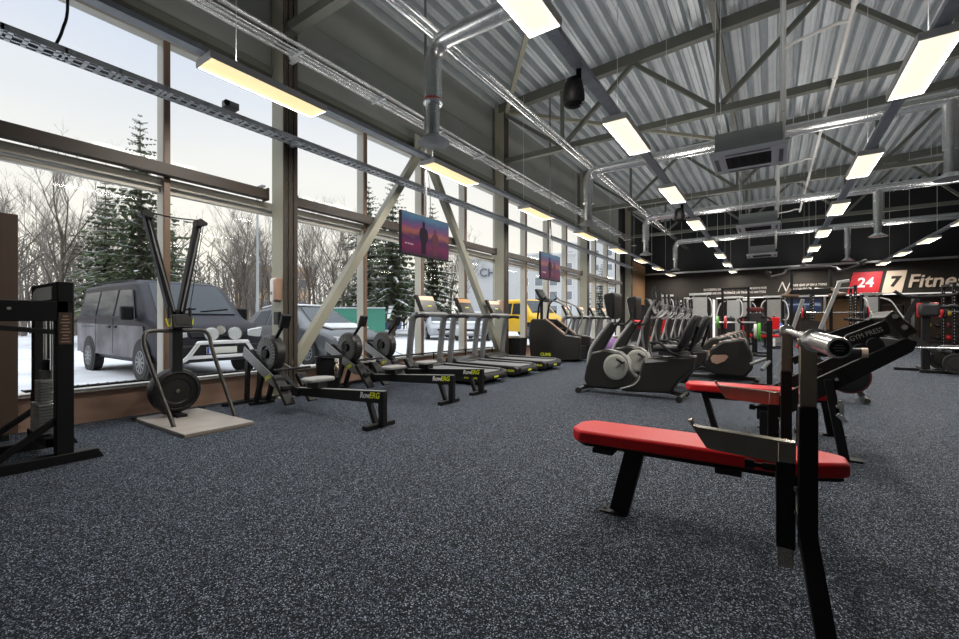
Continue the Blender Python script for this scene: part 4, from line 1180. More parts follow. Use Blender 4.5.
t2 = thing('spray_bottle', 'clear brownish spray bottle hung on the rim of the black bin', 'bottle', (-5.19, 3.98, 0.26))
MB().lathe([(0.035, 0.0), (0.04, 0.01), (0.04, 0.14), (0.02, 0.19), (0.014, 0.20), (0.014, 0.22)], n=16).build('body', 'nickel', t2)
mb = MB().box((0.0, 0, 0.245), (0.06, 0.03, 0.05)).bar((0.03, 0, 0.245), (0.045, 0, 0.19), 0.012, 0.012)
mb.build('spray_head', 'white', t2, 0.004)
t = thing('waste_bin', 'black rectangular bin by the wall between the treadmills and stair climber', 'bin', (-5.5, 9.86, 0))
MB().loft([[(-0.16, -0.16, 0.0), (0.16, -0.16, 0), (0.16, 0.16, 0), (-0.16, 0.16, 0)], [(-0.2, -0.2, 0.6), (0.2, -0.2, 0.6), (0.2, 0.2, 0.6), (-0.2, 0.2, 0.6)]]).build('bucket', 'blackp', t, 0.012)
MB().box((0, 0, 0.61), (0.42, 0.42, 0.04)).build('rim', 'black', t, 0.01)
t = thing('soap_dispenser', 'brown and white dispenser on the second steel column, above the treadmill consoles', 'dispenser', (-5.72, 9.40, 1.25))
MB().prism([(-0.07, 0.02), (0.07, 0.02), (0.07, 0.30), (0.04, 0.345), (-0.05, 0.345), (-0.07, 0.31)], 'x', -0.085, 0.0).build('body', 'white', t, 0.012)
MB().prism([(-0.068, 0.03), (0.068, 0.03), (0.068, 0.30), (0.035, 0.342), (-0.045, 0.342), (-0.068, 0.305)], 'x', 0.0, 0.05).build('front_cover', 'sillw', t, 0.012)

# ------------------------------------------------------------------ back of the hall: signs, screens, machines
YS = YB - 0.005
t = thing('gym_sign', 'lit fascia sign with red and cream panels and big cream lettering', 'sign', (4.0, YS, 2.30))
MB().prism([(-1.10, 0.0), (-0.03, 0.0), (0.14, 0.98), (-0.88, 0.98)], 'y', -0.04, 0.0).build('red_panel', 'signred', t, 0.004)
MB().prism([(0.08, 0.0), (0.74, 0.0), (0.92, 0.98), (0.27, 0.98)], 'y', -0.04, 0.0).build('cream_panel', 'signcream', t, 0.004)
text('lettering', '24', 0.60, 'signwhite', t, (-0.47, -0.045, 0.48), (R(90), 0, 0), 0.006, 0.12, 0.01, sx=0.95)
text('lettering', '7', 0.60, 'band', t, (0.50, -0.045, 0.48), (R(90), 0, 0), 0.006, 0.15, 0.03)
text('lettering', 'Fitness', 0.80, 'signcream', t, (0.90, -0.03, 0.46), (R(90), 0, 0), 0.02, 0.2, 0.012, 'LEFT', 0.92)
t = thing('wall_slogan', 'two lines of small white slogan lettering on the fascia between the light rows', 'lettering', (-1.6, YS, 2.62))
text('lettering', 'SUCCESSFUL DAYS START | ONLY WORK ALWAYS PAYS', 0.155, 'walltext', t, (0, -0.01, 0.10), (R(90), 0, 0), 0.004, 0.15, 0.003, sx=0.72)
text('lettering', 'DISCIPLINE AND PATIENCE | IN TRAINING MATTERS', 0.155, 'walltext', t, (0, -0.01, -0.10), (R(90), 0, 0), 0.004, 0.15, 0.003, sx=0.76)
t = thing('wall_slogan', 'white slogan with a tall slanted initial on the fascia behind the pull up tower', 'lettering', (1.0, YS, 2.72))
text('lettering', 'N', 0.75, 'walltext', t, (-0.55, -0.01, 0.0), (R(90), 0, 0), 0.004, 0.45, -0.012, sx=0.8)
text('lettering', 'EVER GIVE UP ON A THING', 0.15, 'walltext', t, (0.52, -0.01, 0.07), (R(90), 0, 0), 0.004, 0.15, 0.003, sx=0.72)
text('lettering', 'YOU CAN DO TODAY', 0.15, 'walltext', t, (0.30, -0.01, -0.12), (R(90), 0, 0), 0.004, 0.15, 0.003, sx=0.72)
t = thing('television', 'dark television with a bluish picture hanging under the fascia behind the pull up tower', 'television', (1.28, YB - 0.25, 1.42), 0)
MB().box((0, 0, 0.39), (1.4, 0.06, 0.80)).build('casing', 'blackp', t, 0.006)
MB().box((0, -0.034, 0.39), (1.32, 0.006, 0.72)).build('screen', 'tv2', t)
mb = MB().box((0, 0.14, 0.90), (0.8, 0.26, 0.16))
mb.build('mount', 'mgrey', t)
t = thing('wall_poster', 'dark blue poster on the wall just past the last window', 'poster', (XL + 0.01, 22.35, 2.1))
MB().box((0.01, 0, 0.95), (0.02, 1.3, 1.9)).build('sheet', mat('poster_blue', (0.015, 0.015, 0.045), 0.5, 0, 0.5, 1.2), t)
text('lettering', 'FIT', 0.3, 'signcream', t, (0.022, 0.1, 1.05), (R(90), 0, R(90)), 0.002, 0.3)
t = thing('wood_cladding', 'warm brown wooden cladding panel in the far corner by the back wall', 'panel', (XL + 0.01, 24.3, 2.0))
MB().box((0.02, 0, 1.05), (0.04, 2.6, 2.2)).build('boards', 'wood', t)

def plate_disc(mb, c, r, w, axis='x'):
    return mb.lathe([(0.03, -w / 2), (r * 0.55, -w / 2), (r * 0.6, -w * 0.3), (r * 0.85, -w * 0.3), (r * 0.9, -w / 2), (r, -w / 2 + 0.005), (r, w / 2 - 0.005), (r * 0.9, w / 2), (r * 0.85, w * 0.3), (r * 0.6, w * 0.3), (r * 0.55, w / 2), (0.03, w / 2)], c, axis, 24)

# selectorised machines with pale shrouds
def make_selector(label, shroud, padm):
    t = thing('selector_machine', label, 'weight machine', (0, 0, 0), 0, 'selector machines')
    for x in (-0.30, 0.30):
        MB().box((x, 0.25, 1.02), (0.07, 0.09, 2.04)).build('upright', 'black', t, 0.005)
    MB().box((0, 0.25, 2.04), (0.70, 0.12, 0.08)).build('top_beam', 'silver', t, 0.006)
    MB().box((0, 0.24, 1.05), (0.46, 0.03, 1.75)).build('stack_shroud', shroud, t, 0.01)
    mb = MB()
    for k in range(14):
        mb.box((0, 0.33, 0.2 + 0.055 * k), (0.40, 0.12, 0.045))
    mb.build('weight_stack', 'dgrey', t)
    MB().bar((0, 0.25, 0.05), (0, -0.95, 0.05), 0.10, 0.08).build('base_rail', 'black', t, 0.005)
    mb = MB().box((0, -0.92, 0.025), (0.60, 0.09, 0.05)).box((0, 0.30, 0.025), (0.80, 0.12, 0.05))
    mb.build('floor_bars', 'black', t, 0.005)
    MB().bar((0, -0.55, 0.08), (0, -0.50, 0.45), 0.07, 0.07).build('seat_post', 'silver', t)
    MB().box((0, -0.50, 0.48), (0.42, 0.42, 0.09)).build('seat', padm, t, 0.03)
    MB().box((0, -0.24, 0.90), (0.36, 0.09, 0.62), (R(8), 0, 0)).build('back_pad', padm, t, 0.03)
    MB().bar((0, -0.18, 0.5), (0, -0.10, 1.25), 0.06, 0.06).build('back_post', 'black', t)
    for s in (-1, 1):
        MB().tube([(s * 0.28, 0.20, 1.90), (s * 0.40, -0.1, 1.75), (s * 0.46, -0.35, 1.35), (s * 0.40, -0.62, 1.12), (s * 0.25, -0.64, 1.12)], 0.022, 8, 5).build('press_arm', 'lgrey', t)
        MB().cyl((s * 0.25, -0.64, 1.12), (s * 0.40, -0.62, 1.12), 0.027).build('hand_grip', 'rubber', t)
        MB().cyl((s * 0.2, 0.25, 2.02), (s * 0.23, 0.25, 2.02), 0.07, n=18).build('pulley', 'lgrey', t)
    return t
s0 = make_selector('pale shrouded weight machine with red pads, farthest to the windows of its row', 'seatgrey', 'red')
s0.location = (-3.45, 17.6, 0)
s1 = make_selector('pale shrouded weight machine with black pads standing beside the plate rack', 'lgrey', 'vinyl')
s1.location = (-2.15, 17.3, 0)
dup(s0, (-2.75, 20.4, 0), R(15), 'red padded weight machine in the second row, window end')
dup(s1, (-1.35, 20.6, 0), R(-10), 'black padded weight machine in the second row, beside a red padded one')
dup(s0, (0.1, 20.8, 0), R(0), 'red padded weight machine in the second row behind the pull up tower')
dup(s1, (-3.4, 23.2, 0), R(0), 'black padded weight machine against the dark corner of the back wall')
dup(s1, (3.1, 20.5, 0), R(30), 'pale shrouded weight machine under the red panel of the sign')
dup(s0, (-1.0, 23.4, 0), R(0), 'red padded weight machine under the white slogan lettering')

# rack with coloured plates
t = thing('plate_rack', 'black upright rack holding a green and a red weight plate', 'rack', (-0.93, 15.6, 0))
for x in (-0.35, 0.35):
    MB().box((x, 0.1, 1.05), (0.07, 0.07, 2.1)).build('upright', 'black', t, 0.004)
    MB().bar((x, 0.4, 0.04), (x, -0.5, 0.04), 0.07, 0.07).build('base', 'black', t, 0.004)
MB().box((0, 0.1, 2.08), (0.77, 0.07, 0.07)).build('top_beam', 'black', t, 0.004)
MB().cyl((-0.55, 0.02, 1.02), (0.55, 0.02, 1.02), 0.022).build('peg_bar', 'silver', t)
t2 = tag(plate_disc(MB(), (0, 0, 0), 0.20, 0.06).build('weight_plate', 'green'), 'green weight plate on the bar of the black rack', 'weight plate')
t2.location = (-1.40, 15.62, 1.02)
t2 = tag(plate_disc(MB(), (0, 0, 0), 0.20, 0.06).build('weight_plate', 'redp'), 'red weight plate beside the green plate on the black rack', 'weight plate')
t2.location = (-1.19, 15.62, 1.02)

# hip machine with red seat pads
t = thing('leg_curl_machine', 'black machine with a wide red seat and dark back pad on a single post', 'weight machine', (-0.42, 16.0, 0))
MB().bar((0, -0.7, 0.04), (0, 0.8, 0.04), 0.12, 0.08).build('base_rail', 'black', t, 0.005)
mb = MB().box((0, -0.68, 0.025), (0.8, 0.09, 0.05)).box((0, 0.78, 0.025), (0.8, 0.09, 0.05))
mb.build('floor_bars', 'black', t, 0.005)
MB().box((0, 0, 0.33), (0.14, 0.12, 0.6)).build('post', 'black', t, 0.005)
for s in (-1, 1):
    MB().box((s * 0.24, -0.02, 0.62), (0.36, 0.42, 0.12), (0, R(s * -8), 0)).build('seat_pad', 'red', t, 0.04)
MB().prism([(-0.28, 0.68), (0.28, 0.68), (0.30, 1.15), (0.2, 1.32), (-0.2, 1.32), (-0.30, 1.15)], 'y', -0.10, 0.06).build('back_pad', 'vinyl', t, 0.03)
MB().box((0, 0.0, 1.42), (0.46, 0.14, 0.14)).build('head_pad', mat('dark_red_vinyl', (0.12, 0.01, 0.012), 0.45), t, 0.04)
for s in (-1, 1):
    MB().tube([(s * 0.18, -0.1, 1.2), (s * 0.38, -0.25, 1.15), (s * 0.42, -0.45, 1.05), (s * 0.25, -0.5, 0.95)], 0.03, 8, 5).build('lever_arm', 'black', t)

# pull up tower with slanted chrome posts
t = thing('pull_up_tower', 'tall pull up tower with two slanted chrome posts and dark top arms', 'pull up station', (0.60, 9.6, 0))
for a, b in (((-0.52, -0.15, 0.05), (-0.14, -0.25, 1.45)), ((-0.20, -0.35, 0.05), (0.34, -0.40, 1.72))):
    MB().bar(a, b, 0.055, 0.055, (0, 1, 0)).build('slanted_post', 'silver', t, 0.004)
MB().bar((0.30, -0.40, 1.71), (0.46, -0.40, 1.73), 0.05, 0.05).build('post_grip', 'silver', t, 0.004)
for x in (-0.28, 0.30):
    MB().box((x, 0.45, 1.02), (0.05, 0.06, 2.04)).build('upright', 'black', t, 0.005)
MB().box((0.0, 0.40, 0.04), (0.9, 0.12, 0.08)).build('base', 'black', t, 0.005)
for x in (-0.35, 0.35):
    MB().bar((x, 0.45, 0.04), (x, -0.55, 0.04), 0.08, 0.07).build('base_rail', 'black', t, 0.005)
MB().tube([(-0.62, -0.2, 1.86), (-0.40, 0.2, 1.95), (-0.3, 0.42, 2.05), (0.3, 0.42, 2.05), (0.42, 0.2, 1.95), (0.66, -0.2, 2.02)], 0.026, 8, 3).build('top_bar', 'dgrey', t)
for s in (-1, 1):
    MB().tube([(s * 0.30, 0.42, 1.66), (s * 0.38, 0.1, 1.55), (s * 0.42, -0.25, 1.52), (s * 0.2, -0.3, 1.5)], 0.03, 8, 4).build('dip_handle', 'darkwood', t)
    MB().box((s * 0.64, -0.2, 1.94 if s < 0 else 2.04), (0.10, 0.22, 0.05), (0, R(s * -25), 0)).build('grip', 'dgrey', t, 0.01)
MB().bar((-0.30, 0.40, 1.60), (0.32, 0.40, 1.62), 0.08, 0.10).build('cross_bar', 'black', t, 0.01)
MB().box((0, 0.40, 0.62), (0.30, 0.10, 0.9)).build('weight_stack', 'dgrey', t)
MB().box((0.0, 0.02, 0.62), (0.44, 0.40, 0.09)).build('knee_pad', 'red', t, 0.03)

# plate tree with chrome pegs
t = thing('plate_tree', 'black plate tree with angled chrome pegs holding coloured plates behind the benches', 'rack', (-0.02, 8.4, 0))
MB().box((0, 0, 0.55), (0.08, 0.08, 1.05)).build('post', 'black', t, 0.004)
mb = MB().bar((-0.25, 0, 0.025), (0.25, 0, 0.025), 0.07, 0.05).bar((0, -0.25, 0.025), (0, 0.25, 0.025), 0.07, 0.05)
mb.build('base', 'black', t, 0.004)
for a, b in (((0, -0.04, 0.42), (-0.10, -0.26, 0.30)), ((-0.04, 0, 0.46), (-0.26, -0.04, 0.36)), ((0.04, 0, 0.9), (0.24, 0, 0.95)), ((-0.04, 0, 0.86), (-0.24, 0, 0.92))):
    MB().cyl(a, b, 0.026).build('peg', 'mgrey', t)
for x, z, r, m, lab in ((-0.14, 0.89, 0.15, 'green', 'green plate hung on the upper peg of the plate tree'), (-0.19, 0.905, 0.12, 'white', 'white plate in front of the green plate on the plate tree'), (0.15, 0.925, 0.11, 'blue', 'blue plate hung on the opposite upper peg of the plate tree')):
    o = tag(plate_disc(MB(), (0, 0, 0), r, 0.045).build('weight_plate', m), lab, 'weight plate')
    o.location = (-0.02 + x, 8.4, z)

# row machine under the sign
t = thing('row_machine', 'black plate loaded row machine with a red edged pad and chrome bar, under the sign', 'weight machine', (2.85, 12.75, 0))
mb = MB().bar((-0.62, 0.15, 0.03), (0.15, 0.15, 0.03), 0.10, 0.06).bar((-0.30, -0.25, 0.03), (0.75, -0.25, 0.03), 0.10, 0.06).bar((-0.1, -0.25, 0.03), (-0.1, 0.8, 0.03), 0.10, 0.06)
mb.build('base', 'black', t, 0.005)
MB().box((-0.15, 0.05, 0.75), (0.12, 0.12, 1.45)).build('post', 'black', t, 0.005)
MB().bar((-0.48, 0.0, 0.85), (0.10, 0.0, 0.30), 0.08, 0.10).build('strut', 'dgrey', t, 0.005)
MB().bar((-0.60, 0.2, 0.62), (-0.25, 0.1, 1.55), 0.08, 0.10).build('arm', 'black', t, 0.005)
pd = MB().box((-0.12, -0.05, 1.30), (0.32, 0.14, 0.28)).build('chest_pad', 'vinyl', t, 0.05)
MB().box((-0.12, 0.03, 1.30), (0.34, 0.04, 0.31)).build('pad_edge', 'redp', pd, 0.05)
MB().tube([(-0.62, 0.1, 1.72), (-0.45, 0.1, 1.60), (-0.1, 0.1, 1.58), (0.3, 0.1, 1.62), (0.5, 0.1, 1.78)], 0.035, 8, 5).build('top_handle', 'black', t)
MB().cyl((-0.40, -0.35, 0.52), (1.1, -0.35, 0.52), 0.022).build('chrome_bar', 'chrome', t)
MB().tube([(0.45, 0.1, 0.4), (0.5, 0.1, 1.0), (0.35, 0.1, 1.35), (0.05, 0.08, 1.35)], 0.04, 8, 5).build('lever', 'black', t)
MB().box((0.30, 0.0, 0.52), (0.45, 0.36, 0.09)).build('seat', 'vinyl', t, 0.03)
MB().box((0.30, 0.0, 0.28), (0.08, 0.08, 0.44)).build('seat_post', 'black', t)
for y in (-0.05, 0.25):
    o = tag(plate_disc(MB(), (0, 0, 0), 0.20, 0.05, 'y').build('weight_plate', 'rubber'), 'black weight plate on the row machine, %s of two' % ('camera side' if y < 0 else 'far side'), 'weight plate')
    o.location = (3.02, 12.75 + y - 0.45 if y < 0 else 12.75 + 0.42, 0.23)

# squat racks
for i, (x, y, lab) in enumerate(((1.75, 19.2, 'tall black squat rack with drilled uprights behind the pull up tower'), (5.2, 19.6, 'tall black squat rack behind the row machine'))):
    t = thing('squat_rack', lab, 'rack', (x, y, 0), 0, 'squat racks')
    for sx in (-0.55, 0.55):
        for sy in (-0.5, 0.5):
            u = MB().box((sx, sy, 1.12), (0.075, 0.075, 2.24)).build('upright', 'black', t, 0.004)
            mb = MB()
            for k in range(18):
                mb.box((sx, sy - 0.039, 0.3 + 0.1 * k), (0.02, 0.002, 0.03))
            mb.build('peg_holes', 'silver', u)
        MB().bar((sx, -0.5, 2.2), (sx, 0.5, 2.2), 0.07, 0.07).build('side_beam', 'black', t)
        MB().bar((sx, -0.5, 0.06), (sx, 0.5, 0.06), 0.07, 0.07).build('base_beam', 'black', t)
    MB().cyl((-0.62, -0.5, 2.16), (0.62, -0.5, 2.16), 0.02).build('pull_up_bar', 'silver', t)
    bb = thing('barbell', 'barbell with black plates racked on the squat rack ' + ('behind the pull up tower' if i == 0 else 'behind the row machine'), 'barbell', (x, y - 0.59, 1.35))
    MB().cyl((-1.0, 0, 0), (1.0, 0, 0), 0.016).build('shaft', 'chrome', bb)
    for s in (-1, 1):
        plate_disc(MB(), (s * 0.78, 0, 0), 0.22, 0.06).build('plate', 'rubber', bb)
        plate_disc(MB(), (s * 0.85, 0, 0), 0.18, 0.04).build('plate', 'redp', bb)

# preacher bench in red behind the bikes
t = thing('curl_bench', 'red padded curl bench standing behind the recumbent bikes by the stair climber', 'weight bench', (-3.3, 13.9, 0))
MB().box((0, 0, 0.95), (0.45, 0.5, 0.12), (R(-25), 0, 0)).build('arm_pad', 'red', t, 0.04)
MB().box((0, 0.55, 0.50), (0.42, 0.36, 0.10)).build('seat', 'red', t, 0.03)
MB().box((0, 0.1, 0.47), (0.08, 0.08, 0.88)).build('post', 'black', t)
MB().bar((0, -0.35, 0.03), (0, 0.75, 0.03), 0.08, 0.06).build('base_rail', 'black', t)
mb = MB().box((0, -0.35, 0.025), (0.6, 0.08, 0.05)).box((0, 0.72, 0.025), (0.5, 0.08, 0.05))
mb.build('floor_bars', 'black', t)
MB().bar((0, 0.55, 0.06), (0, 0.55, 0.46), 0.07, 0.07).build('seat_post', 'black', t)
o = tag(MB().ball((0, 0, 0), 0.30, n=24).build('exercise_ball', 'purple'), 'purple exercise ball on the floor beyond the stair climber', 'ball')
o.location = (-3.75, 12.2, 0.30)

# storage shelf with balls inside the bay under the sign
def shelf(x, y, lab):
    t = thing('storage_shelf', lab, 'shelf', (x, y, 0), 0, 'storage shelves')
    for sx in (-0.8, 0.8):
        for sy in (-0.22, 0.22):
            MB().box((sx, sy, 0.95), (0.05, 0.05, 1.9)).build('post', 'black', t)
    for z in (0.25, 0.75, 1.25, 1.75):
        MB().box((0, 0, z), (1.6, 0.48, 0.035)).build('shelf_board', 'dgrey', t)
    return t
shelf(6.0, 25.2, 'black storage shelf with coloured balls under the cream sign lettering')
shelf(3.9, 25.3, 'black storage shelf with red balls and boxes under the red sign panel')
cols = ['darkred', 'rubber', 'yellow', 'rubber', 'blue', 'dgrey', 'redp', 'rubber']
names = {'darkred': 'dark red', 'dgrey': 'dark grey', 'redp': 'red', 'yellow': 'yellow', 'blue': 'blue', 'lime': 'lime', 'rubber': 'black', 'green': 'green'}
zn = {0.25: 'lowest', 0.75: 'second lowest', 1.25: 'upper'}
for sx, wh, off in ((6.0, 'cream lettering shelf', 0), (3.9, 'red panel shelf', 3)):
    for zi, z in enumerate((0.25, 0.75, 1.25)):
        for k in range(5):
            m = cols[(k * 3 + zi * 2 + off) % 8]
            r = 0.13 if k % 2 else 0.115
            o = MB().ball((0, 0, 0), r, n=16).build('medicine_ball', m)
            tag(o, '%s medicine ball, %s along the %s board, %s' % (names[m], ('first', 'second', 'third', 'fourth', 'fifth')[k], zn[z], wh), 'ball', 'medicine balls')
            o.location = (sx - 0.62 + 0.31 * k, (25.2 if sx > 5 else 25.3), z + 0.018 + r)
t = thing('wall_board', 'orange brown board on the rear wall of the bay under the sign', 'board', (3.0, 28.95, 0.6))
MB().box((0, 0, 0.8), (2.6, 0.05, 1.6)).build('boards', 'wood', t)
for k, x in enumerate((0.5, 3.2, 5.9)):
    t = thing('recess_lamp', 'round lamp in the low bay ceiling, %s along from the window side' % ORD[k], 'light', (x, 27.3, 2.285), 0, 'bay lamps')
    MB().lathe([(0.11, 0.0), (0.11, -0.02), (0.085, -0.02), (0.08, -0.005), (0.01, -0.005)]).build('ring', 'lgrey', t)
    MB().cyl((0, 0, -0.012), (0, 0, -0.018), 0.075).build('diffuser', 'led', t)
    ld = bpy.data.lights.new('bay_lamp', 'AREA')
    ld.shape = 'DISK'
    ld.size = 0.15
    ld.energy = 7
    ld.color = (1, 0.86, 0.7)
    lo = bpy.data.objects.new('bay_lamp', ld)
    C.objects.link(lo)
    lo.parent = t
    lo.location = (0, 0, -0.025)

# ------------------------------------------------------------------ outside
mb = MB()
g = {}
N = 60
for i in range(N + 1):
    for j in range(N + 1):
        x = XL - 0.35 - 150 * (i / N) ** 1.6
        y = -50 + 200 * j / N
        z = -0.03 + (0.05 * math.sin(x * 0.9 + y * 0.4) * math.sin(y * 0.7) if i > 14 else 0)
        g[i, j] = mb.bm.verts.new((x, y, z))
for i in range(N):
    for j in range(N):
        mb.bm.faces.new((g[i, j], g[i + 1, j], g[i + 1, j + 1], g[i, j + 1]))
struct('ground', mb, 'snow', 'snow covered car park outside the windows')

def ring(x, zb, w0, zm, w1, zl, w2, zr, w3, zt, w4):
    return [(x, -w0, zb), (x, w0, zb), (x, w1, zm), (x, w2, zl), (x, w3, zr), (x, w4, zt), (x, -w4, zt), (x, -w3, zr), (x, -w2, zl), (x, -w1, zm)]
def wheel(par, x, y, s, r, rimm='mgrey'):
    w = MB().lathe([(r * 0.55, -0.10), (r * 0.95, -0.10), (r, -0.06), (r, 0.06), (r * 0.95, 0.10), (r * 0.55, 0.10)], (x, y - s * 0.09, r), 'y', 28).build('wheel', 'tyre', par)
    mb = MB().lathe([(0.01, 0.0), (r * 0.18, 0.012), (r * 0.2, 0.004), (r * 0.5, -0.02), (r * 0.60, 0.01), (r * 0.64, 0.0), (r * 0.64, -0.05)] if s > 0 else [(r * 0.64, 0.05), (r * 0.64, 0.0), (r * 0.60, -0.01), (r * 0.5, 0.02), (r * 0.2, -0.004), (r * 0.18, -0.012), (0.01, 0.0)], (x, y + s * 0.012, r), 'y', 28)
    for k in range(10):
        a = 2 * PI * k / 10
        mb.bar((x + r * 0.15 * math.cos(a), y + s * 0.008, r + r * 0.15 * math.sin(a)), (x + r * 0.58 * math.cos(a), y + s * 0.008, r + r * 0.58 * math.sin(a)), 0.035, 0.02, (0, 1, 0))
    mb.build('rim', rimm, w)
def make_van(name, label, cat, paint, low, detail):
    t = thing(name, label, cat)
    B = [(0.0, .45, .80, .60, .90, 1.08, .90, 1.75, .72, 1.80, .60), (0.06, .34, .88, .52, .94, 1.12, .94, 1.86, .79, 1.93, .62), (1.5, .30, .88, .50, .95, 1.12, .95, 1.88, .82, 1.96, .65),
         (3.0, .30, .88, .50, .95, 1.12, .95, 1.86, .81, 1.94, .64), (3.30, .30, .88, .50, .95, 1.12, .95, 1.81, .79, 1.89, .62), (4.05, .30, .88, .50, .95, 1.08, .93, 1.16, .86, 1.21, .72),
         (4.65, .32, .86, .50, .93, .95, .90, 1.01, .82, 1.05, .62), (4.82, .34, .82, .52, .88, .80, .86, .88, .78, .92, .60), (4.90, .38, .76, .55, .82, .68, .82, .75, .75, .78, .58)]
    MB().loft([ring(*b) for b in B]).build('body', paint, t, 0.04)
    if low:
        for s in (-1, 1):
            MB().prism([(0.12, 0.40), (4.25, 0.40), (4.05, 1.0), (0.12, 1.06)], 'y', s * 0.946, s * 0.957).build('side_panel', low, t)
            mb = MB()
            for x in (1.42, 2.50):
                mb.box((x, s * 0.958, 0.80), (0.012, 0.006, 0.72))
            mb.box((0.9, s * 0.9585, 0.98), (0.9, 0.006, 0.012))
            mb.build('door_seams', 'black', t)
            mb = MB()
            for x in (2.30, 2.66):
                mb.box((x, s * 0.972, 0.98), (0.16, 0.03, 0.035))
            mb.build('door_handles', 'black', t, 0.006)
    for s in (-1, 1):
        f = lambda x, z, e=0.012: (x, s * (0.95 - 0.137 * (z - 1.12) / 0.76 + e), z)
        for P in ([(0.28, 1.20), (1.36, 1.20), (1.36, 1.74), (0.36, 1.74)], [(1.46, 1.20), (2.46, 1.20), (2.46, 1.74), (1.46, 1.74)], [(2.58, 1.18), (3.62, 1.16), (3.20, 1.72), (2.58, 1.73)]):
            mb = MB()
            mb.hull8([f(x, z, -0.01) for x, z in P], [f(x, z) for x, z in P])
            mb.build('side_window', 'carglass', t)
    mb = MB()
    n = Vector((0.67, 0, 0.74))
    Q = [Vector((3.345, -0.63, 1.852)), Vector((3.345, 0.63, 1.852)), Vector((4.02, 0.71, 1.24)), Vector((4.02, -0.71, 1.24))]
    mb.hull8([q - n * 0.01 for q in Q], [q + n * 0.012 for q in Q])
    ws = mb.build('windscreen', 'carglass', t)
    mb = MB().bar((3.99, -0.6, 1.29), (3.93, -0.02, 1.35), 0.02, 0.02).bar((3.99, 0.05, 1.29), (3.93, 0.6, 1.35), 0.02, 0.02)
    mb.build('wipers', 'black', ws)
    for x in (1.0, 4.0):
        for s in (-1, 1):
            MB().lathe([(0.01, -0.012), (0.41, -0.012), (0.42, 0.0), (0.41, 0.012), (0.01, 0.012)], (x, s * 0.952, 0.36), 'y', 28).build('wheel_arch', 'black', t)
            wheel(t, x, s * 0.965, s, 0.335)
    for s in (-1, 1):
        MB().box((3.62, s * 1.06, 1.25), (0.12, 0.2, 0.26)).build('mirror', 'black', t, 0.03)
    if detail:
        MB().box((4.86, 0, 0.84), (0.06, 1.0, 0.13), (0, R(-30), 0)).build('grille', 'black', t, 0.01)
        mb = MB()
        for k in range(3):
            mb.box((4.895 - 0.02 * k, 0, 0.80 + 0.045 * k), (0.02, 0.98, 0.012))
        mb.build('grille_bars', 'mgrey', t)
        for s in (-1, 1):
            MB().prism([(0.52, 0.74), (0.80, 0.78), (0.84, 0.98), (0.56, 0.93)] if s > 0 else [(-0.52, 0.74), (-0.80, 0.78), (-0.84, 0.98), (-0.56, 0.93)], 'x', 4.74, 4.885).build('headlight', 'lens', t, 0.02)
            l = MB().lathe([(0.06, -0.08), (0.115, 0.0), (0.12, 0.03), (0.11, 0.04), (0.01, 0.05)], (5.02, s * 0.21, 0.86), 'x', 24).build('auxiliary_lamp', 'lens', t)
            MB().lathe([(0.118, 0.0), (0.128, 0.0), (0.128, 0.035), (0.118, 0.035)], (5.02, s * 0.21, 0.86), 'x', 24).build('lamp_ring', 'chrome', l)
            MB().bar((5.0, s * 0.21, 0.62), (5.0, s * 0.21, 0.77), 0.03, 0.03).build('lamp_bracket', 'black', l)
        MB().prism([(-0.86, 0.34), (0.86, 0.34), (0.88, 0.66), (-0.88, 0.66)], 'x', 4.78, 4.95).build('bumper', 'blackp', t, 0.04)
        mb = MB().tube([(4.98, -0.78, 0.34), (5.02, -0.62, 0.42), (5.05, -0.45, 0.66), (5.05, -0.38, 0.70), (5.05, 0.38, 0.70), (5.05, 0.45, 0.66), (5.02, 0.62, 0.42), (4.98, 0.78, 0.34)], 0.038, 10, 4)
        mb.tube([(5.02, -0.58, 0.44), (5.06, 0, 0.44), (5.02, 0.58, 0.44)], 0.034, 10, 3)
        mb.build('bull_bar', 'silver', t)
        pl = MB().box((4.985, 0.0, 0.55), (0.02, 0.54, 0.12)).build('number_plate', 'white', t)
        MB().box((4.996, -0.25, 0.55), (0.003, 0.04, 0.11)).build('plate_band', 'blue', pl)
        lg = MB().lathe([(0.068, 0), (0.085, 0.004), (0.085, 0.012), (0.068, 0.012)], (4.925, 0.0, 0.93), 'x', 28).build('badge', 'chrome', t)
        mb = MB()
        for a, b in (((-0.04, 0.07), (-0.005, 0.008)), ((0.04, 0.07), (0.005, 0.008)), ((-0.062, 0.04), (-0.03, -0.055)), ((-0.03, -0.055), (0, 0.0)), ((0, 0.0), (0.03, -0.055)), ((0.03, -0.055), (0.062, 0.04))):
            mb.bar((4.932, a[0], 0.93 + a[1]), (4.932, b[0], 0.93 + b[1]), 0.012, 0.012, (1, 0, 0))
        mb.build('badge_letters', 'chrome', lg)
        mb = MB()
        for s in (-1, 1):
            mb.bar((0.5, s * 0.70, 1.96), (2.9, s * 0.70, 1.95), 0.03, 0.03)
        mb.build('roof_rails', 'black', t)
    return t
v = make_van('van', 'dark purple grey van with bull bar and two round lamps, side white with salt', 'van', 'navy', 'saltdirt', True)
v.location = (-13.62, 4.02, -0.03)
v = make_van('delivery_van', 'bright yellow van parked far outside behind the stair climber', 'van', 'vanyellow', None, False)
v.location = (-16.0, 26.2, 0.0)
v.rotation_euler = (0, 0, R(-25))
v.scale = (1.2, 1.2, 1.25)

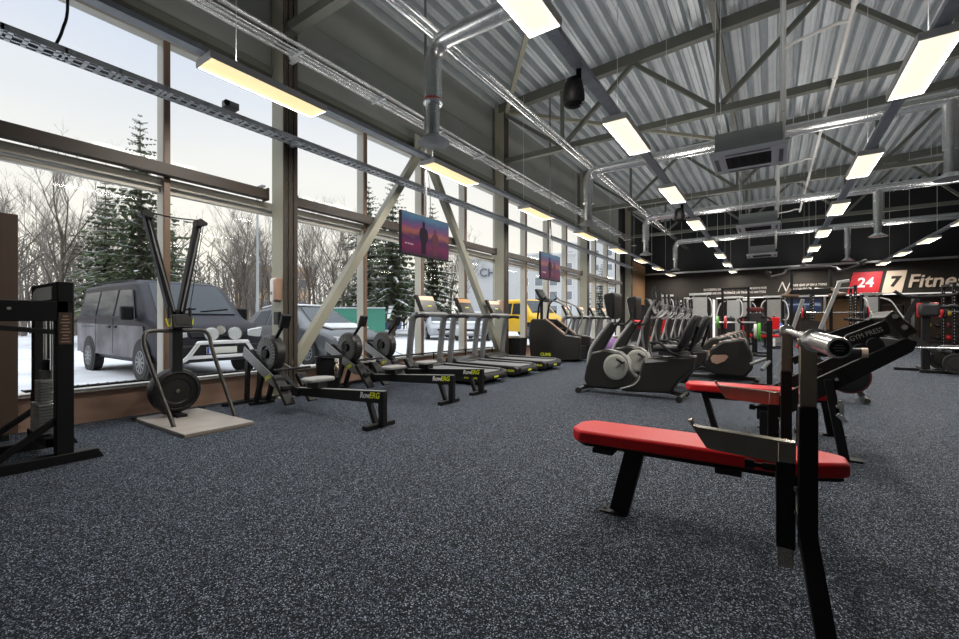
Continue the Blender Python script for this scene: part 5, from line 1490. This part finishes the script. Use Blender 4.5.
def make_car(label, paint, loc, rz, snow=False):
    t = thing('car', label, 'car', loc, rz)
    B = [(0.0, .42, .70, .58, .80, .80, .78, .92, .68, .96, .5), (0.10, .26, .80, .50, .88, .90, .85, 1.02, .74, 1.06, .55), (0.55, .22, .82, .46, .91, .93, .88, 1.38, .62, 1.44, .45),
         (1.4, .22, .82, .45, .92, .93, .89, 1.46, .66, 1.52, .48), (2.4, .22, .82, .45, .92, .92, .89, 1.42, .65, 1.48, .47), (3.20, .22, .82, .45, .92, .90, .88, .96, .78, 1.0, .58),
         (4.0, .24, .80, .45, .90, .78, .84, .84, .72, .88, .5), (4.25, .28, .74, .46, .82, .66, .76, .72, .66, .75, .48), (4.35, .34, .64, .48, .72, .58, .68, .62, .6, .64, .45)]
    MB().loft([ring(*b) for b in B]).build('body', paint, t, 0.05)
    for s in (-1, 1):
        f = lambda x, z, e=0.012: (x, s * (0.89 - 0.235 * (z - 0.93) / 0.52 + e), z)
        for P in ([(0.75, 0.99), (1.45, 0.99), (1.45, 1.40), (0.95, 1.36)], [(1.53, 0.99), (2.95, 0.98), (2.45, 1.36), (1.53, 1.41)]):
            mb = MB()
            mb.hull8([f(x, z, -0.015) for x, z in P], [f(x, z) for x, z in P])
            mb.build('side_window', 'carglass', t)
        MB().prism([(0.44, 0.56), (0.70, 0.60), (0.74, 0.72), (0.50, 0.70)] if s > 0 else [(-0.44, 0.56), (-0.70, 0.60), (-0.74, 0.72), (-0.50, 0.70)], 'x', 4.02, 4.33).build('headlight', 'lens', t, 0.02)
        MB().box((2.80, s * 0.98, 0.98), (0.10, 0.18, 0.13)).build('mirror', paint, t, 0.03)
        for x in (0.80, 3.45):
            MB().lathe([(0.01, -0.012), (0.37, -0.012), (0.38, 0.0), (0.37, 0.012), (0.01, 0.012)], (x, s * 0.915, 0.34), 'y', 24).build('wheel_arch', 'black', t)
            wheel(t, x, s * 0.925, s, 0.32)
    mb = MB()
    n = Vector((0.5, 0, 0.86))
    Q = [Vector((2.47, -0.46, 1.455)), Vector((2.47, 0.46, 1.455)), Vector((3.14, 0.58, 1.035)), Vector((3.14, -0.58, 1.035))]
    mb.hull8([q - n * 0.02 for q in Q], [q + n * 0.014 for q in Q])
    mb.build('windscreen', 'carglass', t)
    MB().box((4.36, 0, 0.46), (0.04, 0.52, 0.11)).build('number_plate', 'white', t)
    MB().prism([(-0.4, 0.50), (0.4, 0.50), (0.44, 0.62), (-0.44, 0.62)], 'x', 4.28, 4.365).build('grille', 'black', t, 0.01)
    if snow:
        MB().prism([(0.6, 1.44), (1.4, 1.525), (2.4, 1.49), (2.4, 1.54), (1.4, 1.60), (0.6, 1.50)], 'y', -0.5, 0.5).build('snow_cover', 'snow', t, 0.03)
        MB().prism([(3.3, 0.99), (3.95, 0.89), (3.95, 0.94), (3.3, 1.05)], 'y', -0.6, 0.6).build('snow_cover', 'snow', t, 0.03)
    return t
make_car('dark grey parked car beside the van, behind the first steel column', 'graphite', (-12.95, 7.35, -0.03), 0, True)
make_car('blue grey car parked across the lot below the big snowy spruce', 'bluecar', (-29.0, 29.5, 0), R(-132))
make_car('dark car parked behind the blue grey car across the lot', 'graphite', (-26.0, 35.5, 0), R(-128))
make_car('silver snow topped car beyond the first treadmill console', 'silvercar', (-18.4, 21.6, 0), R(-40), True)
make_car('silver car parked in front of the yellow van', 'silvercar', (-14.6, 22.4, 0), R(-70), True)

# fence, lamp post, buildings
t = thing('green_fence', 'green board fence across the snowy lot behind the dark grey car', 'fence', (-21.9, 16.6, 0), R(34.4))
MB().box((0, 0, 0.95), (6.2, 0.05, 1.7)).build('boards', 'greenfence', t)
for k in range(6):
    MB().box((-3.0 + 1.2 * k, 0.05, 0.95), (0.10, 0.10, 1.95)).build('post', 'greenfence', t)
MB().box((0, 0, 1.84), (6.2, 0.16, 0.06)).build('snow_cap', 'snow', t)
t = thing('lamp_post', 'slim grey lamp post among the bare trees outside', 'lamp post', (-23.7, 12.9, 0))
MB().cyl((0, 0, 0), (0, 0, 8.2), 0.09, 0.05, 10).build('pole', 'lgrey', t)
MB().bar((0, 0, 8.15), (0.9, -0.3, 8.3), 0.06, 0.06).build('arm', 'lgrey', t)
MB().box((1.0, -0.33, 8.28), (0.5, 0.2, 0.1)).build('lamp_head', 'mgrey', t, 0.02)
def building(label, loc, rz, w, h, dpt, m, nx, nz, sign=None):
    t = thing('building', label, 'building', loc, rz)
    MB().box((0, dpt / 2, h / 2), (w, dpt, h)).build('walls', m, t)
    MB().box((0, dpt / 2, h + 0.1), (w + 0.4, dpt + 0.4, 0.25)).build('roof', 'snow', t)
    for i in range(nx):
        for j in range(nz):
            wx_, wz_ = -w / 2 + w * (i + 0.5) / nx, 1.6 + (h - 2.4) * (j + 0.5) / max(nz, 1)
            f = MB().box((wx_, -0.02, wz_), (1.2, 0.08, 1.3)).build('window_frame', 'white', t)
            MB().box((wx_, -0.05, wz_), (1.0, 0.06, 1.1)).build('pane', 'pane', f)
    if sign:
        text('lettering', sign, 1.2, 'bluecar', t, (0.2, -0.1, h - 1.4), (R(90), 0, 0), 0.06)
    return t
building('low white building with dark blue letters near its roof, beyond the treadmills', (-24.2, 37.6, 0), R(33), 5.4, 7.4, 8, 'plaster', 0, 0, 'CHU')
building('white apartment block with a grid of small windows beyond the yellow van', (-28.6, 53.4, 0), R(24), 14, 10.2, 10, 'plaster', 7, 4)
building('tall pale apartment tower seen beyond the far treadmills', (-27.5, 80.0, 0), R(16), 12, 16, 10, 'plaster', 5, 5)
building('ochre house half hidden by the bare trees behind the lamp post', (-56, 33.0, 0), R(58), 9, 8.5, 8, 'orangeplaster', 4, 2)

# trees
def make_conifer(seed, h, rmax, snowy, label):
    rnd = random.Random(seed)
    t = thing('spruce_tree', label, 'tree', (0, 0, 0), 0)
    MB().cyl((0, 0, 0), (0, 0, h * 0.97), 0.018 * h, 0.012, 8).build('trunk', 'bark', t)
    fb, sb = MB(), MB()
    lev = int(h * 2.7)
    for i in range(lev):
        f = i / (lev - 1)
        z = h * (0.16 + 0.84 * f)
        L = rmax * (1 - f) ** 0.85 + 0.10
        nb = 7 if f < 0.75 else 5
        a0 = rnd.random() * 6.28
        for k in range(nb):
            a = a0 + 2 * PI * k / nb + rnd.uniform(-0.25, 0.25)
            l = L * rnd.uniform(0.65, 1.15)
            d = Vector((math.cos(a), math.sin(a), 0))
            sd = Vector((-math.sin(a), math.cos(a), 0))
            droop = rnd.uniform(0.18, 0.42)
            rise = 0.35 * f
            n = 4
            def cp(u):
                return Vector((0, 0, z)) + d * (l * u) + Vector((0, 0, l * (rise * u - droop * u * u + 0.10 * u ** 4)))
            for q in range(n):
                u0, u1 = q / n + 0.05, (q + 1) / n
                c0, c1 = cp(u0), cp(u1)
                wv = l * 0.17 * (1.1 - u0) * rnd.uniform(0.7, 1.3) + 0.04
                for s in (-1, 1):
                    tip = c0 + (c1 - c0) * 0.9 + sd * (s * wv) + Vector((0, 0, -wv * rnd.uniform(0.2, 0.7)))
                    fb.face([c0, tip, c1])
                    if rnd.random() < 0.7:
                        fb.face([c0, c0 + (c1 - c0) * 0.4 + sd * (s * wv * 0.5) + Vector((0, 0, -wv * 0.9)), c1])
                if rnd.random() < snowy:
                    up = Vector((0, 0, 0.03))
                    ww = wv * 0.42
                    sb.face([c0 + up - sd * ww, c0 + up * 2 + sd * ww, c1 + up * 1.5 + sd * ww * 0.5, c1 + up - sd * ww * 0.5])
    fb.build('foliage', 'needle', t, smooth=0)
    sb.build('snow', 'tsnow', t, smooth=0)
    return t
c0 = make_conifer(1, 10.6, 3.0, 0.45, 'tall dark spruce rising behind the rear half of the dark van, top above the beam')
c0.location = (-24.3, 7.7, 0)
dup(c0, (-27.9, 7.4, 0), 1.1, 'spruce directly beside the tall dark spruce, lower and loose', 0.78)
dup(c0, (-33.5, 12.4, 0), 2.0, 'small dark spruce seen above the windscreen of the dark van', 0.72)
c1 = make_conifer(2, 9.5, 2.9, 0.88, 'broad snow laden spruce behind the hanging sunset television')
c1.location = (-21.9, 21.5, 0)
c1.scale = (1.15, 1.15, 1.15)
dup(c1, (-27.2, 24.0, 0), 0.7, 'tall snowy spruce seen between the diagonal brace and the television', 1.3)
dup(c1, (-22.6, 26.6, 0), 2.1, 'snowy spruce standing behind the first treadmill console', 1.1)
dup(c1, (-33.5, 33.0, 0), 3.1, 'snowy spruce far back behind the parked blue grey car', 1.2)
dup(c1, (-14.5, 44.0, 0), 3.9, 'young snowy spruce far off between the last windows', 0.75)

def make_bare(seed, h, label, depth=5):
    rnd = random.Random(seed)
    t = thing('bare_tree', label, 'tree', (0, 0, 0), 0)
    tr, tw = MB(), MB()
    def grow(p, d, l, r, dep):
        n = 3
        q = p
        dd = d
        pts = [p]
        for i in range(n):
            dd = (dd + Vector((rnd.uniform(-.12, .12), rnd.uniform(-.12, .12), rnd.uniform(-.02, .10)))).normalized()
            q = q + dd * (l / n)
            pts.append(q)
        (tr if dep >= depth - 1 else tw).tube(pts, r, 4 if dep < depth else 7, r2=r * 0.6, caps=False)
        if dep == 0:
            return
        kids = 9 if dep == depth else rnd.randint(3, 5)
        for k in range(kids):
            u = (0.28 + 0.72 * (k + 1) / kids) if dep == depth else rnd.uniform(0.35, 1.0)
            i = min(int(u * n), n - 1)
            b = pts[i] + (pts[i + 1] - pts[i]) * (u * n - i)
            ax = Vector((rnd.uniform(-1, 1), rnd.uniform(-1, 1), rnd.uniform(0.1, 0.9))).normalized()
            nd = (dd * 0.75 + ax * 0.75).normalized()
            grow(b, nd, l * rnd.uniform(0.42, 0.66), r * 0.5 if dep < depth else r * 0.42, dep - 1)
    grow(Vector((0, 0, -0.05)), Vector((0, 0, 1)), h * 0.62, 0.0105 * h, depth)
    tr.build('trunk', 'bark', t, smooth=60)
    tw.build('twigs', 'twig', t, smooth=0)
    return t
n0 = make_bare(11, 8.5, 'tall bare tree at the window edge, near the brown wooden panel')
n0.location = (-27.2, 5.6, 0)
n1 = make_bare(12, 8.0, 'bare tree rising directly behind the lamp post')
n1.location = (-28.2, 14.6, 0)
n2 = make_bare(13, 7.5, 'slender bare tree above the green fence, nearest the first column')
n2.location = (-25.2, 17.2, 0)
spots = [(n0, -29.6, 4.2, 'leaning bare tree half hidden by the brown wooden panel', 0.8), (n1, -31.6, 6.6, 'bare tree in front of the row of spruces behind the cable station', 0.85),
         (n2, -33.5, 8.6, 'bare tree with fine twigs seen above the rear of the van roof', 0.95), (n0, -31.0, 15.6, 'bare tree beyond the lamp post, above the van bonnet', 0.85),
         (n2, -27.0, 13.4, 'bare tree in front of the lamp post beside the white dispenser', 0.9), (n1, -26.6, 18.6, 'bare tree in the middle of the trees behind the green fence', 1.0),
         (n0, -22.8, 17.4, 'bare tree at the far end of the green fence', 0.9), (n2, -27.8, 22.0, 'bare tree behind the diagonal brace, beyond the green fence', 1.1),
         (n1, -21.6, 27.6, 'bare tree beyond the second treadmill console', 0.95), (n0, -24.4, 32.8, 'bare tree in front of the low white building', 0.9),
         (n2, -32.0, 18.4, 'bare tree far behind the green fence, beside the ochre house', 1.0), (n1, -38.0, 13.8, 'bare tree far back above the van windscreen', 1.1),
         (n2, -35.2, 10.2, 'bare tree far back between two spruces behind the van', 1.1), (n0, -37.0, 20.5, 'bare tree far back to the side of the ochre house', 1.1)]
for i, (p, x, y, lab, sc) in enumerate(spots):
    dup(p, (x, y, 0), 1.3 * i, lab, sc)
# far woods: one mass nobody could count
rnd = random.Random(5)
mb = MB()
for i in range(520):
    px = -44 - rnd.random() * 14
    a = rnd.uniform(-0.5, 2.4)
    y = -12 + 75 * (i / 520) + rnd.uniform(-1, 1)
    x = -46 + 0.12 * y + rnd.uniform(-6, 6) + (max(0, y - 30) * 0.35)
    h = rnd.uniform(4.5, 8)
    if min(math.hypot(x + 24, y - 41), math.hypot(x + 28, y - 58), math.hypot(x + 58, y - 35), math.hypot(x + 29, y - 84)) < 13:
        continue
    mb.tube([(x, y, 0), (x + rnd.uniform(-.3, .3), y + rnd.uniform(-.3, .3), h * 0.5), (x + rnd.uniform(-.5, .5), y + rnd.uniform(-.5, .5), h)], 0.09, 4, r2=0.02, caps=False)
    for k in range(9):
        z = h * rnd.uniform(0.25, 0.95)
        q = rnd.uniform(0, 6.28)
        l = rnd.uniform(0.6, 1.6)
        mb.tube([(x, y, z), (x + l * math.cos(q), y + l * math.sin(q), z + l * 0.8)], 0.03, 3, caps=False)
        mb.tube([(x + 0.5 * l * math.cos(q), y + 0.5 * l * math.sin(q), z + l * 0.4), (x + 0.7 * l * math.cos(q + 1), y + 0.7 * l * math.sin(q + 1), z + l * 1.1)], 0.02, 3, caps=False)
o = mb.build('distant_woods', 'twig', smooth=0)
tag(o, 'grey brown mass of distant bare woods behind the parked cars', 'woods', kind='stuff')
